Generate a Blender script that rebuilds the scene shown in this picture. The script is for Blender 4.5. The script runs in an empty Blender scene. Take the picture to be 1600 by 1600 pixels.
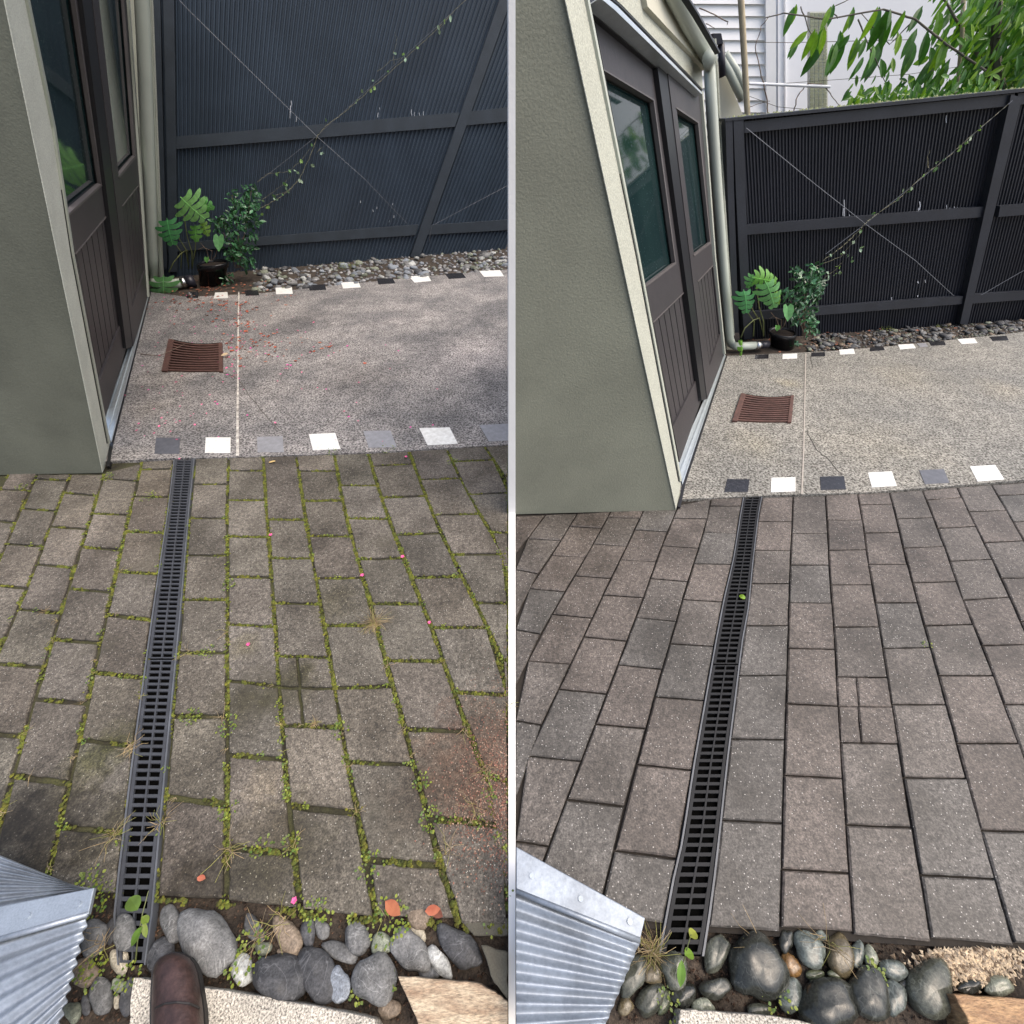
import bpy, math, random
from mathutils import noise as mnoise
from mathutils import Vector, Matrix
random.seed(7)
R = math.radians
scene = bpy.context.scene
col = scene.collection

# ------------------------------------------------------------------ camera
F = 663.0; CAM_H = 1.7; PITCH = R(43.0)
cam_data = bpy.data.cameras.new('camera'); cam = bpy.data.objects.new('camera', cam_data); col.objects.link(cam)
cam_data.sensor_width = 36.0; cam_data.lens = 36.0 * F / 1600.0
cam_data.clip_start = 0.05; cam_data.clip_end = 2000
cam.location = (0, 0, CAM_H); cam.rotation_euler = (R(90) - PITCH, 0, 0)
scene.camera = cam
# ------------------------------------------------------------------ sky, sun, exposure
SUN_EL, SUN_AZ = R(62), R(108)        # azimuth measured from +Y towards +X
w = bpy.data.worlds.new('World'); scene.world = w; w.use_nodes = True
wn = w.node_tree.nodes; wl = w.node_tree.links
bg = wn['Background']; sky = wn.new('ShaderNodeTexSky'); sky.sky_type = 'NISHITA'; sky.sun_disc = False
sky.sun_elevation = SUN_EL; sky.sun_rotation = SUN_AZ; sky.air_density = 1.0; sky.dust_density = 6.0; sky.ozone_density = 0.6
wl.new(sky.outputs[0], bg.inputs[0]); bg.inputs[1].default_value = 0.15
sd = bpy.data.lights.new('sun', 'SUN'); sun = bpy.data.objects.new('sun', sd); col.objects.link(sun)
sd.energy = 0.8; sd.angle = R(70); sd.color = (1, .97, .92)
sv = Vector((math.sin(SUN_AZ) * math.cos(SUN_EL), math.cos(SUN_AZ) * math.cos(SUN_EL), math.sin(SUN_EL)))
sun.rotation_euler = (-sv).to_track_quat('-Z', 'Y').to_euler()
scene.view_settings.view_transform = 'Standard'; scene.view_settings.look = 'None'
scene.view_settings.exposure = 0.8; scene.view_settings.gamma = 1
scene.render.engine = 'CYCLES'

# ------------------------------------------------------------------ measuring helpers
CAM = Vector((0, 0, CAM_H))
FWD = Vector((0, math.cos(PITCH), -math.sin(PITCH))); UPV = Vector((0, math.sin(PITCH), math.cos(PITCH))); RGT = Vector((1, 0, 0))
def ray(px, py): return FWD + RGT * ((px - 800) / F) + UPV * (-(py - 800) / F)
def G(px, py, z=0.0):
    d = ray(px, py); t = (z - CAM_H) / d.z
    return CAM + d * t
class Plane:
    def __init__(s, p0, p1, p2):
        s.p = p0; n = (p1 - p0).cross(p2 - p0).normalized()
        if n.dot(CAM - p0) < 0: n = -n
        s.n = n
    def hit(s, px, py, off=0.0):
        d = ray(px, py); t = ((s.p - CAM).dot(s.n) + off) / d.dot(s.n)
        return CAM + d * t
Z = Vector((0, 0, 1))
UP_L = -ray(296, 1416); UP_L = UP_L / UP_L.z       # the way the upright edges of the first yard run
UP_R = -ray(1247, 1627); UP_R = UP_R / UP_R.z

# ------------------------------------------------------------------ object helpers
def tag(o, label=None, cat=None, group=None, kind=None):
    if label: o['label'] = label
    if cat: o['category'] = cat
    if group: o['group'] = group
    if kind: o['kind'] = kind
    return o
def empty(name, loc=(0, 0, 0)):
    o = bpy.data.objects.new(name, None); o.location = loc; o.empty_display_size = .1; col.objects.link(o); return o
class MB:
    def __init__(s): s.v = []; s.f = []; s.c = []; s.cur = (1, 1, 1)
    def add(s, vs, fs):
        b = len(s.v); s.v += [Vector(v) for v in vs]
        for f in fs: s.f.append(tuple(b + i for i in f)); s.c.append(s.cur)
    def prism(s, front, back):
        n = len(front); vs = list(front) + list(back)
        fs = [tuple(range(n)), tuple(range(2 * n - 1, n - 1, -1))]
        for i in range(n):
            j = (i + 1) % n; fs.append((i, i + n, j + n, j))
        s.add(vs, fs)
    def tube(s, pts, r, n=8, r2=None, cap=True):
        pts = [Vector(p) for p in pts]; m = len(pts); rings = []
        a = None
        for i, p in enumerate(pts):
            t = (pts[min(i + 1, m - 1)] - pts[max(i - 1, 0)])
            t = t.normalized() if t.length > 1e-9 else Vector((0, 0, 1))
            if a is None: a = t.orthogonal().normalized()
            a = (a - t * a.dot(t)); a = a.normalized() if a.length > 1e-6 else t.orthogonal().normalized()
            b = t.cross(a)
            rr = r if r2 is None else r + (r2 - r) * i / (m - 1)
            rings.append([p + (a * math.cos(2 * math.pi * k / n) + b * math.sin(2 * math.pi * k / n)) * rr for k in range(n)])
        vs = [q for g in rings for q in g]; fs = []
        for i in range(m - 1):
            for k in range(n):
                k2 = (k + 1) % n; fs.append((i * n + k, i * n + k2, (i + 1) * n + k2, (i + 1) * n + k))
        if cap: fs.append(tuple(range(n - 1, -1, -1))); fs.append(tuple((m - 1) * n + k for k in range(n)))
        s.add(vs, fs)
    def build(s, name, mat, parent=None, smooth=False, origin=None, bevel=0):
        me = bpy.data.meshes.new(name)
        o = bpy.data.objects.new(name, me)
        off = Vector(origin) if origin is not None else Vector((0, 0, 0))
        me.from_pydata([tuple(v - off) for v in s.v], [], s.f)
        ca = me.color_attributes.new('tint', 'FLOAT_COLOR', 'CORNER')
        buf = []
        for p, c in zip(me.polygons, s.c): buf += list(c + (1,)) * p.loop_total
        ca.data.foreach_set('color', buf)
        me.materials.append(mat)
        me.validate(); me.update()
        import bmesh
        bm = bmesh.new(); bm.from_mesh(me); bmesh.ops.recalc_face_normals(bm, faces=bm.faces); bm.to_mesh(me); bm.free()
        if smooth:
            for p in me.polygons: p.use_smooth = True
        col.objects.link(o)
        if parent is not None:
            o.parent = parent
            wp = Vector((0, 0, 0)); q = parent
            while q is not None: wp = wp + q.location; q = q.parent
            o.location = off - wp
        else: o.location = off
        if bevel:
            m = o.modifiers.new('bevel', 'BEVEL'); m.width = bevel; m.segments = 2; m.limit_method = 'ANGLE'
        return o
def slab(mb, pts, pl, off, thick, vec=None):
    fr = [pl.hit(x, y, off) for x, y in pts]; v = vec if vec is not None else -pl.n * thick; mb.prism(fr, [p + v for p in fr])
def strip(mb, pts, wpx, pl, off, thick):
    L = []; Rr = []
    for i, (x, y) in enumerate(pts):
        x0, y0 = pts[max(i - 1, 0)]; x1, y1 = pts[min(i + 1, len(pts) - 1)]
        dx, dy = x1 - x0, y1 - y0; l = math.hypot(dx, dy) or 1
        ww = wpx[i] if isinstance(wpx, (list, tuple)) else wpx
        nx, ny = -dy / l * ww / 2, dx / l * ww / 2
        L.append((x + nx, y + ny)); Rr.append((x - nx, y - ny))
    for i in range(len(pts) - 1):
        slab(mb, [L[i], L[i + 1], Rr[i + 1], Rr[i]], pl, off, thick)
def wiggle(pts, n, a):
    out = []
    for p, q in zip(pts, pts[1:]):
        for i in range(n):
            t = i / n; out.append((p[0] + (q[0] - p[0]) * t + random.uniform(-a, a), p[1] + (q[1] - p[1]) * t + random.uniform(-a, a) * .6))
    return out + [pts[-1]]
def interp(pts, y):
    """x of a measured joint line at height y"""
    if y <= pts[0][1]: a, b = pts[0], pts[1]
    elif y >= pts[-1][1]: a, b = pts[-2], pts[-1]
    else:
        for a, b in zip(pts, pts[1:]):
            if a[1] <= y <= b[1]: break
    return a[0] + (b[0] - a[0]) * (y - a[1]) / (b[1] - a[1])

# ------------------------------------------------------------------ materials
def lin(c):
    return tuple(((x / 255) / 12.92 if x / 255 <= .04045 else ((x / 255 + .055) / 1.055) ** 2.4) for x in c)
def new_mat(name):
    m = bpy.data.materials.new(name); m.use_nodes = True
    return m, m.node_tree.nodes, m.node_tree.links, m.node_tree.nodes['Principled BSDF']
def ramp(n, stops):
    r = n.new('ShaderNodeValToRGB'); e = r.color_ramp.elements
    while len(e) < len(stops): e.new(.5)
    for i, (p, c) in enumerate(stops): e[i].position = p; e[i].color = tuple(c) + (1,)
    return r
def noise(n, l, tc, scale, detail=4, rough=.55, vec=None):
    x = n.new('ShaderNodeTexNoise'); x.inputs['Scale'].default_value = scale; x.inputs['Detail'].default_value = detail
    x.inputs['Roughness'].default_value = rough; l.new(vec or tc, x.inputs['Vector']); return x
def mixc(n, l, typ, fac, a, b):
    x = n.new('ShaderNodeMix'); x.data_type = 'RGBA'; x.blend_type = typ
    for s, v in ((x.inputs[0], fac), (x.inputs[6], a), (x.inputs[7], b)):
        if hasattr(v, 'is_linked') or hasattr(v, 'links'): l.new(v, s)
        elif isinstance(v, (int, float)): s.default_value = v
        else: s.default_value = tuple(v) + (1,)
    return x.outputs[2]
def simple(name, c, rough=.6, var=.25, scale=12, metal=0, bump=.0, bscale=80, spec=.5, tint=False, c2=None, grain=0, gscale=200, coat=0, stretch=None, bdist=.004):
    m, n, l, b = new_mat(name); tcn = n.new('ShaderNodeTexCoord'); tc = tcn.outputs['Object']
    if stretch:
        mp = n.new('ShaderNodeMapping'); mp.inputs['Scale'].default_value = stretch; l.new(tc, mp.inputs[0]); tc = mp.outputs[0]
    nz = noise(n, l, tc, scale, 5)
    c2 = c2 or tuple(x * (1 - var) for x in c); c1 = tuple(min(1, x * (1 + var * .6)) for x in c) if c2 is None else c
    r = ramp(n, [(.32, c2), (.68, tuple(min(1, x * (1 + var * .5)) for x in c))]); l.new(nz.outputs[0], r.inputs[0]); out = r.outputs[0]
    if grain:
        g = noise(n, l, tc, gscale, 2, .7); rg = ramp(n, [(.3, (1 - grain,) * 3), (.7, (1 + grain,) * 3)]); l.new(g.outputs[0], rg.inputs[0])
        out = mixc(n, l, 'MULTIPLY', 1.0, out, rg.outputs[0])
    if tint:
        at = n.new('ShaderNodeAttribute'); at.attribute_name = 'tint'; out = mixc(n, l, 'MULTIPLY', 1.0, out, at.outputs['Color'])
    l.new(out, b.inputs['Base Color']); b.inputs['Roughness'].default_value = rough; b.inputs['Metallic'].default_value = metal
    b.inputs['Specular IOR Level'].default_value = spec
    if coat: b.inputs['Coat Weight'].default_value = coat; b.inputs['Coat Roughness'].default_value = .12
    if bump:
        bn = noise(n, l, tc, bscale, 4, .6); bp = n.new('ShaderNodeBump'); bp.inputs['Strength'].default_value = bump; bp.inputs['Distance'].default_value = bdist
        l.new(bn.outputs[0], bp.inputs['Height']); l.new(bp.outputs[0], b.inputs['Normal'])
    return m
def add_spots(n, l, tc, out, spots):
    wob = noise(n, l, tc, 13, 6, .75)
    for (p, rad, c, k) in spots:
        vm = n.new('ShaderNodeVectorMath'); vm.operation = 'DISTANCE'; l.new(tc, vm.inputs[0]); vm.inputs[1].default_value = tuple(p)
        ad = n.new('ShaderNodeMath'); ad.operation = 'MULTIPLY_ADD'; l.new(wob.outputs[0], ad.inputs[0]); ad.inputs[1].default_value = rad * 3.0; l.new(vm.outputs['Value'], ad.inputs[2])
        rr = n.new('ShaderNodeMapRange'); rr.inputs[1].default_value = rad * 1.7; rr.inputs[2].default_value = rad * 2.9; rr.inputs[3].default_value = k; rr.inputs[4].default_value = 0; l.new(ad.outputs[0], rr.inputs[0])
        out = mixc(n, l, 'MULTIPLY', rr.outputs[0], out, c)
    return out
def paver_mat(name, dark, light, fleck, fleck_amt, rough, stain=None, spots=()):
    m, n, l, b = new_mat(name); tc = n.new('ShaderNodeTexCoord').outputs['Object']
    g = noise(n, l, tc, 170, 3, .75); r = ramp(n, [(.33, dark), (.52, tuple((a + c) / 2 for a, c in zip(dark, light))), (.68, light)]); l.new(g.outputs[0], r.inputs[0])
    g2 = noise(n, l, tc, 55, 3, .7); r2 = ramp(n, [(.36, (.62,) * 3), (.64, (1.38,) * 3)]); l.new(g2.outputs[0], r2.inputs[0])
    out = mixc(n, l, 'MULTIPLY', 1.0, r.outputs[0], r2.outputs[0])
    big = noise(n, l, tc, 3.5, 5, .6); r3 = ramp(n, [(.36, (.55, .53, .48)), (.64, (1.28, 1.27, 1.22))]); l.new(big.outputs[0], r3.inputs[0])
    out = mixc(n, l, 'MULTIPLY', 1.0, out, r3.outputs[0])
    at = n.new('ShaderNodeAttribute'); at.attribute_name = 'tint'; out = mixc(n, l, 'MULTIPLY', 1.0, out, at.outputs['Color'])
    v = n.new('ShaderNodeTexVoronoi'); v.inputs['Scale'].default_value = 95; l.new(tc, v.inputs['Vector'])
    rv = ramp(n, [(0, (1,) * 3), (fleck_amt, (1,) * 3), (fleck_amt + .07, (0,) * 3)]); l.new(v.outputs['Distance'], rv.inputs[0])
    vm = n.new('ShaderNodeMath'); vm.operation = 'MULTIPLY'; l.new(rv.outputs[0], vm.inputs[0])
    sep = n.new('ShaderNodeSeparateColor'); l.new(v.outputs['Color'], sep.inputs[0])
    gt = n.new('ShaderNodeMath'); gt.operation = 'GREATER_THAN'; gt.inputs[1].default_value = .55; l.new(sep.outputs[0], gt.inputs[0]); l.new(gt.outputs[0], vm.inputs[1])
    out = mixc(n, l, 'MIX', vm.outputs[0], out, fleck)
    if stain:
        sn = noise(n, l, tc, 2.3, 6, .65); rs = ramp(n, [(.55, (0,) * 3), (.72, (.75,) * 3)]); l.new(sn.outputs[0], rs.inputs[0])
        out = mixc(n, l, 'MIX', rs.outputs[0], out, stain)
    out = add_spots(n, l, tc, out, spots)
    l.new(out, b.inputs['Base Color'])
    rr = n.new('ShaderNodeMapRange'); rr.inputs[3].default_value = rough - .12; rr.inputs[4].default_value = rough + .1; l.new(big.outputs[0], rr.inputs[0]); l.new(rr.outputs[0], b.inputs['Roughness'])
    bp = n.new('ShaderNodeBump'); bp.inputs['Strength'].default_value = .55; bp.inputs['Distance'].default_value = .003
    l.new(g2.outputs[0], bp.inputs['Height']); l.new(bp.outputs[0], b.inputs['Normal'])
    return m
def concrete_mat(name, dark, light, stains, stain_col, pale_col, spots):
    """exposed aggregate: fine dark and light grains, broad stains; spots = measured stains (point, radius, strength)"""
    m, n, l, b = new_mat(name); tc = n.new('ShaderNodeTexCoord').outputs['Object']
    g = noise(n, l, tc, 78, 3, .75); r = ramp(n, [(.39, dark), (.5, tuple(.5 * a + .5 * c for a, c in zip(dark, light))), (.61, light)]); l.new(g.outputs[0], r.inputs[0])
    big = noise(n, l, tc, 1.6, 7, .62); r3 = ramp(n, [(.38, (0,) * 3), (.62, (1,) * 3)]); l.new(big.outputs[0], r3.inputs[0])
    out = mixc(n, l, 'MULTIPLY', stains, r.outputs[0], mixc(n, l, 'MIX', r3.outputs[0], stain_col, pale_col))
    mid = noise(n, l, tc, 9, 5, .7); rm = ramp(n, [(.35, (.82,) * 3), (.65, (1.18,) * 3)]); l.new(mid.outputs[0], rm.inputs[0])
    out = mixc(n, l, 'MULTIPLY', 1.0, out, rm.outputs[0])
    wob = noise(n, l, tc, 4, 5, .6)
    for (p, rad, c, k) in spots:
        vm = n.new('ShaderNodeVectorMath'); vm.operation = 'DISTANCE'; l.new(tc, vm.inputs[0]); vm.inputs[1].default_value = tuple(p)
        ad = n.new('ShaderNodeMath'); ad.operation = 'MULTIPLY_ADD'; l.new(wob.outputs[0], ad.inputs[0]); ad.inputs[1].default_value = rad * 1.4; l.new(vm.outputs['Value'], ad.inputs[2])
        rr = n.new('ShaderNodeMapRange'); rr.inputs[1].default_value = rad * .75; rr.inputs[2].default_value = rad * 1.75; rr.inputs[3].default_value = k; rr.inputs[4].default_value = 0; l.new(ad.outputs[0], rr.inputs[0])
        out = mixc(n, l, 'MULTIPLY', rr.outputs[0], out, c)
    l.new(out, b.inputs['Base Color']); b.inputs['Roughness'].default_value = .85
    bp = n.new('ShaderNodeBump'); bp.inputs['Strength'].default_value = .5; bp.inputs['Distance'].default_value = .004
    l.new(g.outputs[0], bp.inputs['Height']); l.new(bp.outputs[0], b.inputs['Normal'])
    return m
def glass_mat(name):
    m, n, l, b = new_mat(name); tc = n.new('ShaderNodeTexCoord').outputs['Object']
    nz = noise(n, l, tc, 3, 4); r = ramp(n, [(.3, (.006, .018, .02)), (.7, (.014, .034, .034))]); l.new(nz.outputs[0], r.inputs[0]); l.new(r.outputs[0], b.inputs['Base Color'])
    v = n.new('ShaderNodeTexNoise'); v.inputs['Scale'].default_value = 90; l.new(tc, v.inputs['Vector'])
    rr = ramp(n, [(.62, (.05,) * 3), (.75, (.4,) * 3)]); l.new(v.outputs[0], rr.inputs[0]); l.new(rr.outputs[0], b.inputs['Roughness'])
    b.inputs['Specular IOR Level'].default_value = .5
    return m
def leaf_mat(name, c, rough=.4, tr=.25):
    m, n, l, b = new_mat(name); tc = n.new('ShaderNodeTexCoord').outputs['Object']
    nz = noise(n, l, tc, 25, 3); r = ramp(n, [(.3, tuple(x * .75 for x in c)), (.7, tuple(x * 1.2 for x in c))]); l.new(nz.outputs[0], r.inputs[0])
    at = n.new('ShaderNodeAttribute'); at.attribute_name = 'tint'; out = mixc(n, l, 'MULTIPLY', 1.0, r.outputs[0], at.outputs['Color'])
    l.new(out, b.inputs['Base Color']); b.inputs['Roughness'].default_value = rough
    t = n.new('ShaderNodeBsdfTranslucent'); l.new(mixc(n, l, 'MULTIPLY', 1.0, out, (1.3, 1.5, .7)), t.inputs[0])
    ms = n.new('ShaderNodeMixShader'); ms.inputs[0].default_value = tr; l.new(b.outputs[0], ms.inputs[1]); l.new(t.outputs[0], ms.inputs[2]); l.new(ms.outputs[0], n['Material Output'].inputs[0])
    return m

def rust(c): return c
M = {}
M['earth'] = simple('earth', (.05, .038, .028), .95, .5, 14, bump=.9, bscale=60, grain=.5, gscale=120, bdist=.01)
M['moss_bed'] = simple('moss_bed', (.050, .052, .018), .95, .5, 9, c2=(.022, .018, .013), bump=.9, bscale=120, grain=.4, gscale=150)
M['dark_bed'] = simple('dark_bed', (.022, .018, .014), .95, .4, 20, bump=.6, bscale=90)
M['moss'] = simple('moss', (.135, .145, .018), .95, .3, 30, c2=(.045, .052, .012), bump=.6, bscale=200, tint=True)
spP = [(G(25, 1290), .16, (.18, .17, .15), 1), (G(60, 1350), .18, (.26, .24, .19), 1), (G(300, 1370), .12, (.26, .24, .19), 1), (G(175, 1290), .10, (.55, .54, .40), .8), (G(175, 1160), .07, (.42, .44, .22), .9), (G(140, 1190), .09, (.7, .75, .45), .8),
 (G(470, 1050), .06, (.5, .5, .32), .85), (G(455, 1075), .10, (.65, .66, .5), .8), (G(385, 1095), .10, (.55, .54, .40), .85), (G(380, 1010), .06, (.7, .68, .5), .8), (G(430, 1330), .14, (.7, .68, .5), .7), (G(690, 1230), .18, (.8, .68, .6), .7), (G(760, 1180), .2, (1.05, .78, .68), .8), (G(520, 940), .1, (.8, .78, .62), .7), (G(415, 1225), .06, (1.4, 1.35, 1.2), .7), (G(110, 1240), .08, (1.25, 1.2, 1.05), .7), (G(220, 790), .35, (1.12, 1.08, 1.0), .6)]
M['paver_mossy'] = paver_mat('paver_mossy', (.040, .035, .029), (.19, .172, .150), (.42, .40, .35), .12, .85, stain=(.07, .063, .045), spots=spP)
M['paver_clean'] = paver_mat('paver_clean', (.034, .030, .027), (.145, .130, .120), (.50, .48, .45), .11, .6)
M['edging'] = simple('divider_white', (.82, .82, .80), .6, .05, 6, bump=.15)  # white of the divider band between the two views
M['stucco'] = simple('stucco', (.148, .155, .118), .8, .22, 2.2, bump=.5, bscale=90, grain=.12, gscale=150, bdist=.004)
M['stucco_light'] = simple('stucco_light', (.235, .242, .185), .75, .16, 2.2, bump=.4, bscale=120, grain=.10, gscale=150, bdist=.006)
M['trim'] = simple('trim', (.40, .415, .35), .8, .06, 5, bump=.6, bscale=140, grain=.28, gscale=170)  # pale wall-return paint, brightened for the light that face catches
M['trim_lit'] = simple('trim_lit', (.62, .64, .55), .8, .10, 5, bump=.6, bscale=140, grain=.2, gscale=170)  # first yard's return, its light-facing brightness put into the colour
M['frame_pale'] = simple('frame_pale', (.42, .45, .38), .4, .05, 5)
M['timber'] = simple('timber', (.038, .034, .036), .5, .25, 6, stretch=(8, 8, 1), bump=.15, bscale=40, grain=.15, gscale=60)
M['timber_dark'] = simple('timber_dark', (.009, .009, .011), .45, .2, 6)
M['timber_bead'] = simple('timber_bead', (.10, .09, .088), .5, .2, 6)
M['glass'] = glass_mat('glass')
M['alu'] = simple('aluminium', (.62, .68, .70), .35, .08, 20, metal=.6, grain=.08)
M['pipe'] = simple('pipe', (.42, .46, .40), .35, .06, 4)
M['steel_clamp'] = simple('steel_clamp', (.6, .6, .6), .25, .1, 10, metal=1)
M['fence_blue'] = simple('fence_blue', (.036, .052, .074), .36, .18, 2.2, grain=.06, gscale=60, bump=.1)
M['fence_blue_rail'] = simple('fence_blue_rail', (.033, .043, .055), .45, .2, 5, grain=.15, gscale=90, bump=.2)
M['fence_black'] = simple('fence_black', (.021, .024, .033), .40, .18, 2.2, grain=.12, gscale=60, bump=.1)
M['fence_black_rail'] = simple('fence_black_rail', (.021, .025, .034), .45, .2, 5, grain=.2, gscale=90, bump=.2)
M['wire'] = simple('wire', (.15, .16, .18), .4, .1, 10, metal=.3)
M['scrape'] = simple('paint_scrape', (.5, .53, .58), .7, .2, 60)
M['vine'] = simple('vine', (.20, .19, .12), .7, .3, 40, tint=True)
M['vine_leaf'] = leaf_mat('vine_leaf', (.22, .30, .20))
M['grate'] = simple('rust', (.095, .046, .036), .75, .35, 25, bump=.5, bscale=150, grain=.25)
M['pit_shade'] = simple('pit_shade', (.003, .003, .003), .95, .1, 5, spec=.0)  # near black, paints the shade inside the drain and grate openings
M['drain'] = simple('drain_plastic', (.050, .054, .062), .6, .2, 15, grain=.12, spec=.3)
M['drain_edge'] = simple('drain_edge', (.10, .108, .12), .45, .2, 15)
M['drain_black'] = simple('drain_black', (.014, .015, .017), .6, .2, 15, spec=.25)
M['white_tile'] = simple('white_tile', (.80, .81, .78), .4, .05, 28, c2=(.60, .60, .56))
M['slate_tile'] = simple('slate_tile', (.10, .105, .12), .45, .25, 25, grain=.15)
M['grey_tile'] = simple('grey_tile', (.25, .255, .27), .45, .2, 25, grain=.12)
M['black_tile'] = simple('black_tile', (.025, .025, .028), .25, .6, 40, grain=.3)
M['joint_white'] = simple('joint_white', (.55, .53, .48), .8, .45, 25, c2=(.22, .20, .18))
M['joint_grey'] = simple('joint_grey', (.36, .33, .29), .8, .2, 60)
M['crack'] = simple('crack', (.085, .078, .068), .9, .2, 60)
M['zinc'] = simple('zinc', (.30, .34, .39), .42, .3, 8, metal=.5, grain=.12, gscale=90, bump=.15, bscale=60)
M['zinc_dark'] = simple('zinc_dark', (.34, .39, .44), .42, .16, 8, metal=.55, grain=.12)
M['leather'] = simple('leather', (.058, .033, .029), .5, .55, 22, bump=.7, bscale=70, grain=.22, gscale=160, bdist=.003)
M['sole'] = simple('sole', (.02, .018, .017), .6, .2, 20)
M['step'] = simple('speckled_step', (.44, .41, .35), .85, .25, 8, bump=.5, bscale=200, grain=.95, gscale=210)
M['sandstone'] = simple('sandstone', (.50, .42, .30), .85, .2, 9, c2=(.27, .18, .115), stretch=(1, 4.5, 1), bump=1.0, bscale=16, grain=.45, gscale=60, bdist=.012)
M['sandstone_orange'] = simple('sandstone_orange', (.44, .28, .14), .6, .2, 9, c2=(.19, .10, .05), stretch=(1, 4.5, 1), bump=1.0, bscale=16, grain=.45, gscale=60, bdist=.012)
M['dark_block'] = simple('dark_block', (.09, .085, .065), .85, .3, 8, bump=.5, bscale=60, grain=.2)
M['pot'] = simple('pot_plastic', (.010, .011, .014), .22, .2, 6)
M['soil'] = simple('potting_soil', (.03, .02, .014), .95, .5, 60, bump=.8, bscale=100)
M['monstera'] = leaf_mat('monstera_leaf', (.12, .29, .10), .35)
M['shrub'] = leaf_mat('shrub_leaf', (.045, .12, .055), .22, .12)
M['stem'] = simple('stem', (.13, .15, .05), .6, .3, 20)
M['twig'] = simple('twig', (.17, .12, .09), .8, .3, 20)
M['tree_leaf'] = leaf_mat('tree_leaf', (.10, .21, .045), .35, .38)
M['bark'] = simple('bark', (.11, .10, .08), .9, .3, 10)
M['weatherboard'] = simple('weatherboard', (.88, .88, .88), .6, .05, 3)
M['white_wall'] = simple('white_wall', (.90, .91, .93), .7, .05, 1)
M['cream_wall'] = simple('cream_wall', (.55, .54, .44), .7, .1, 2)
M['lattice'] = simple('lattice_tile', (.36, .38, .26), .6, .2, 8)
M['grout'] = simple('grout', (.75, .75, .68), .8, .1, 8)
M['pole'] = simple('pole', (.42, .36, .24), .8, .2, 6, stretch=(10, 10, 1))
M['black_cap'] = simple('black_cap', (.02, .02, .03), .4, .1, 6)
M['weed'] = leaf_mat('weed_leaf', (.14, .19, .04), .5, .25)
M['straw'] = simple('dry_straw', (.30, .24, .15), .8, .3, 30, tint=True)
M['petal'] = simple('petal', (.75, .12, .33), .6, .3, 30, tint=True)
M['dead_leaf'] = simple('dead_leaf', (.24, .10, .06), .7, .4, 25, c2=(.17, .05, .03), tint=True)
M['pale_leaf'] = simple('pale_dead_leaf', (.52, .40, .25), .7, .3, 25, tint=True)
M['reddebris'] = simple('red_debris', (.21, .105, .075), .9, .3, 25, tint=True)
M['crumbs'] = simple('crumbs', (.10, .065, .045), .9, .4, 25, tint=True)
M['chips'] = simple('chips', (.42, .34, .25), .9, .3, 25, tint=True)
def stone_shader(name, c, rough, *a, **kw):
    """river stone: base tone, dusty blotches, fine grain and a few pale veins"""
    wet = name.endswith('wet'); m, n, l, b = new_mat(name); tc = n.new('ShaderNodeTexCoord').outputs['Object']
    oi = n.new('ShaderNodeObjectInfo'); vm = n.new('ShaderNodeVectorMath'); vm.operation = 'ADD'; l.new(tc, vm.inputs[0]); cx = n.new('ShaderNodeCombineXYZ'); ml = n.new('ShaderNodeMath'); ml.operation = 'MULTIPLY'; ml.inputs[1].default_value = 40
    l.new(oi.outputs['Random'], ml.inputs[0]); l.new(ml.outputs[0], cx.inputs[0]); l.new(cx.outputs[0], vm.inputs[1]); v = vm.outputs[0]
    n1 = noise(n, l, v, 22, 6, .7); r1 = ramp(n, [(.34, tuple(x * .62 for x in c)), (.52, c), (.72, tuple(min(1, x * 1.5 + .015) for x in c))]); l.new(n1.outputs[0], r1.inputs[0])
    n2 = noise(n, l, v, 170, 3, .7); r2 = ramp(n, [(.36, (.68,) * 3), (.64, (1.34,) * 3)]); l.new(n2.outputs[0], r2.inputs[0]); out = mixc(n, l, 'MULTIPLY', 1.0, r1.outputs[0], r2.outputs[0])
    n3 = noise(n, l, v, 7, 3, .6); n3.inputs['Distortion'].default_value = 1.2; r3 = ramp(n, [(.492, (0,) * 3), (.5, (.5,) * 3), (.508, (0,) * 3)]); l.new(n3.outputs[0], r3.inputs[0])
    out = mixc(n, l, 'MIX', r3.outputs[0], out, tuple(min(1, x * 2.4 + .05) for x in c))
    br = n.new('ShaderNodeMapRange'); br.inputs[3].default_value = .75; br.inputs[4].default_value = 1.3; l.new(oi.outputs['Random'], br.inputs[0]); bc = n.new('ShaderNodeCombineColor')
    for k in range(3): l.new(br.outputs[0], bc.inputs[k])
    out = mixc(n, l, 'MULTIPLY', 1.0, out, bc.outputs[0]); l.new(out, b.inputs['Base Color'])
    rr = n.new('ShaderNodeMapRange'); rr.inputs[1].default_value = .35; rr.inputs[2].default_value = .65; rr.inputs[3].default_value =   .05 if wet else .5; rr.inputs[4].default_value = .26 if wet else .8; l.new(n1.outputs[0], rr.inputs[0]); l.new(rr.outputs[0], b.inputs['Roughness'])
    b.inputs['Specular IOR Level'].default_value = .5 if wet else .35
    bp = n.new('ShaderNodeBump'); bp.inputs['Strength'].default_value = .4; bp.inputs['Distance'].default_value = .004; l.new(n1.outputs[0], bp.inputs['Height']); l.new(bp.outputs[0], b.inputs['Normal'])
    return m
STONE = {}
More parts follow.
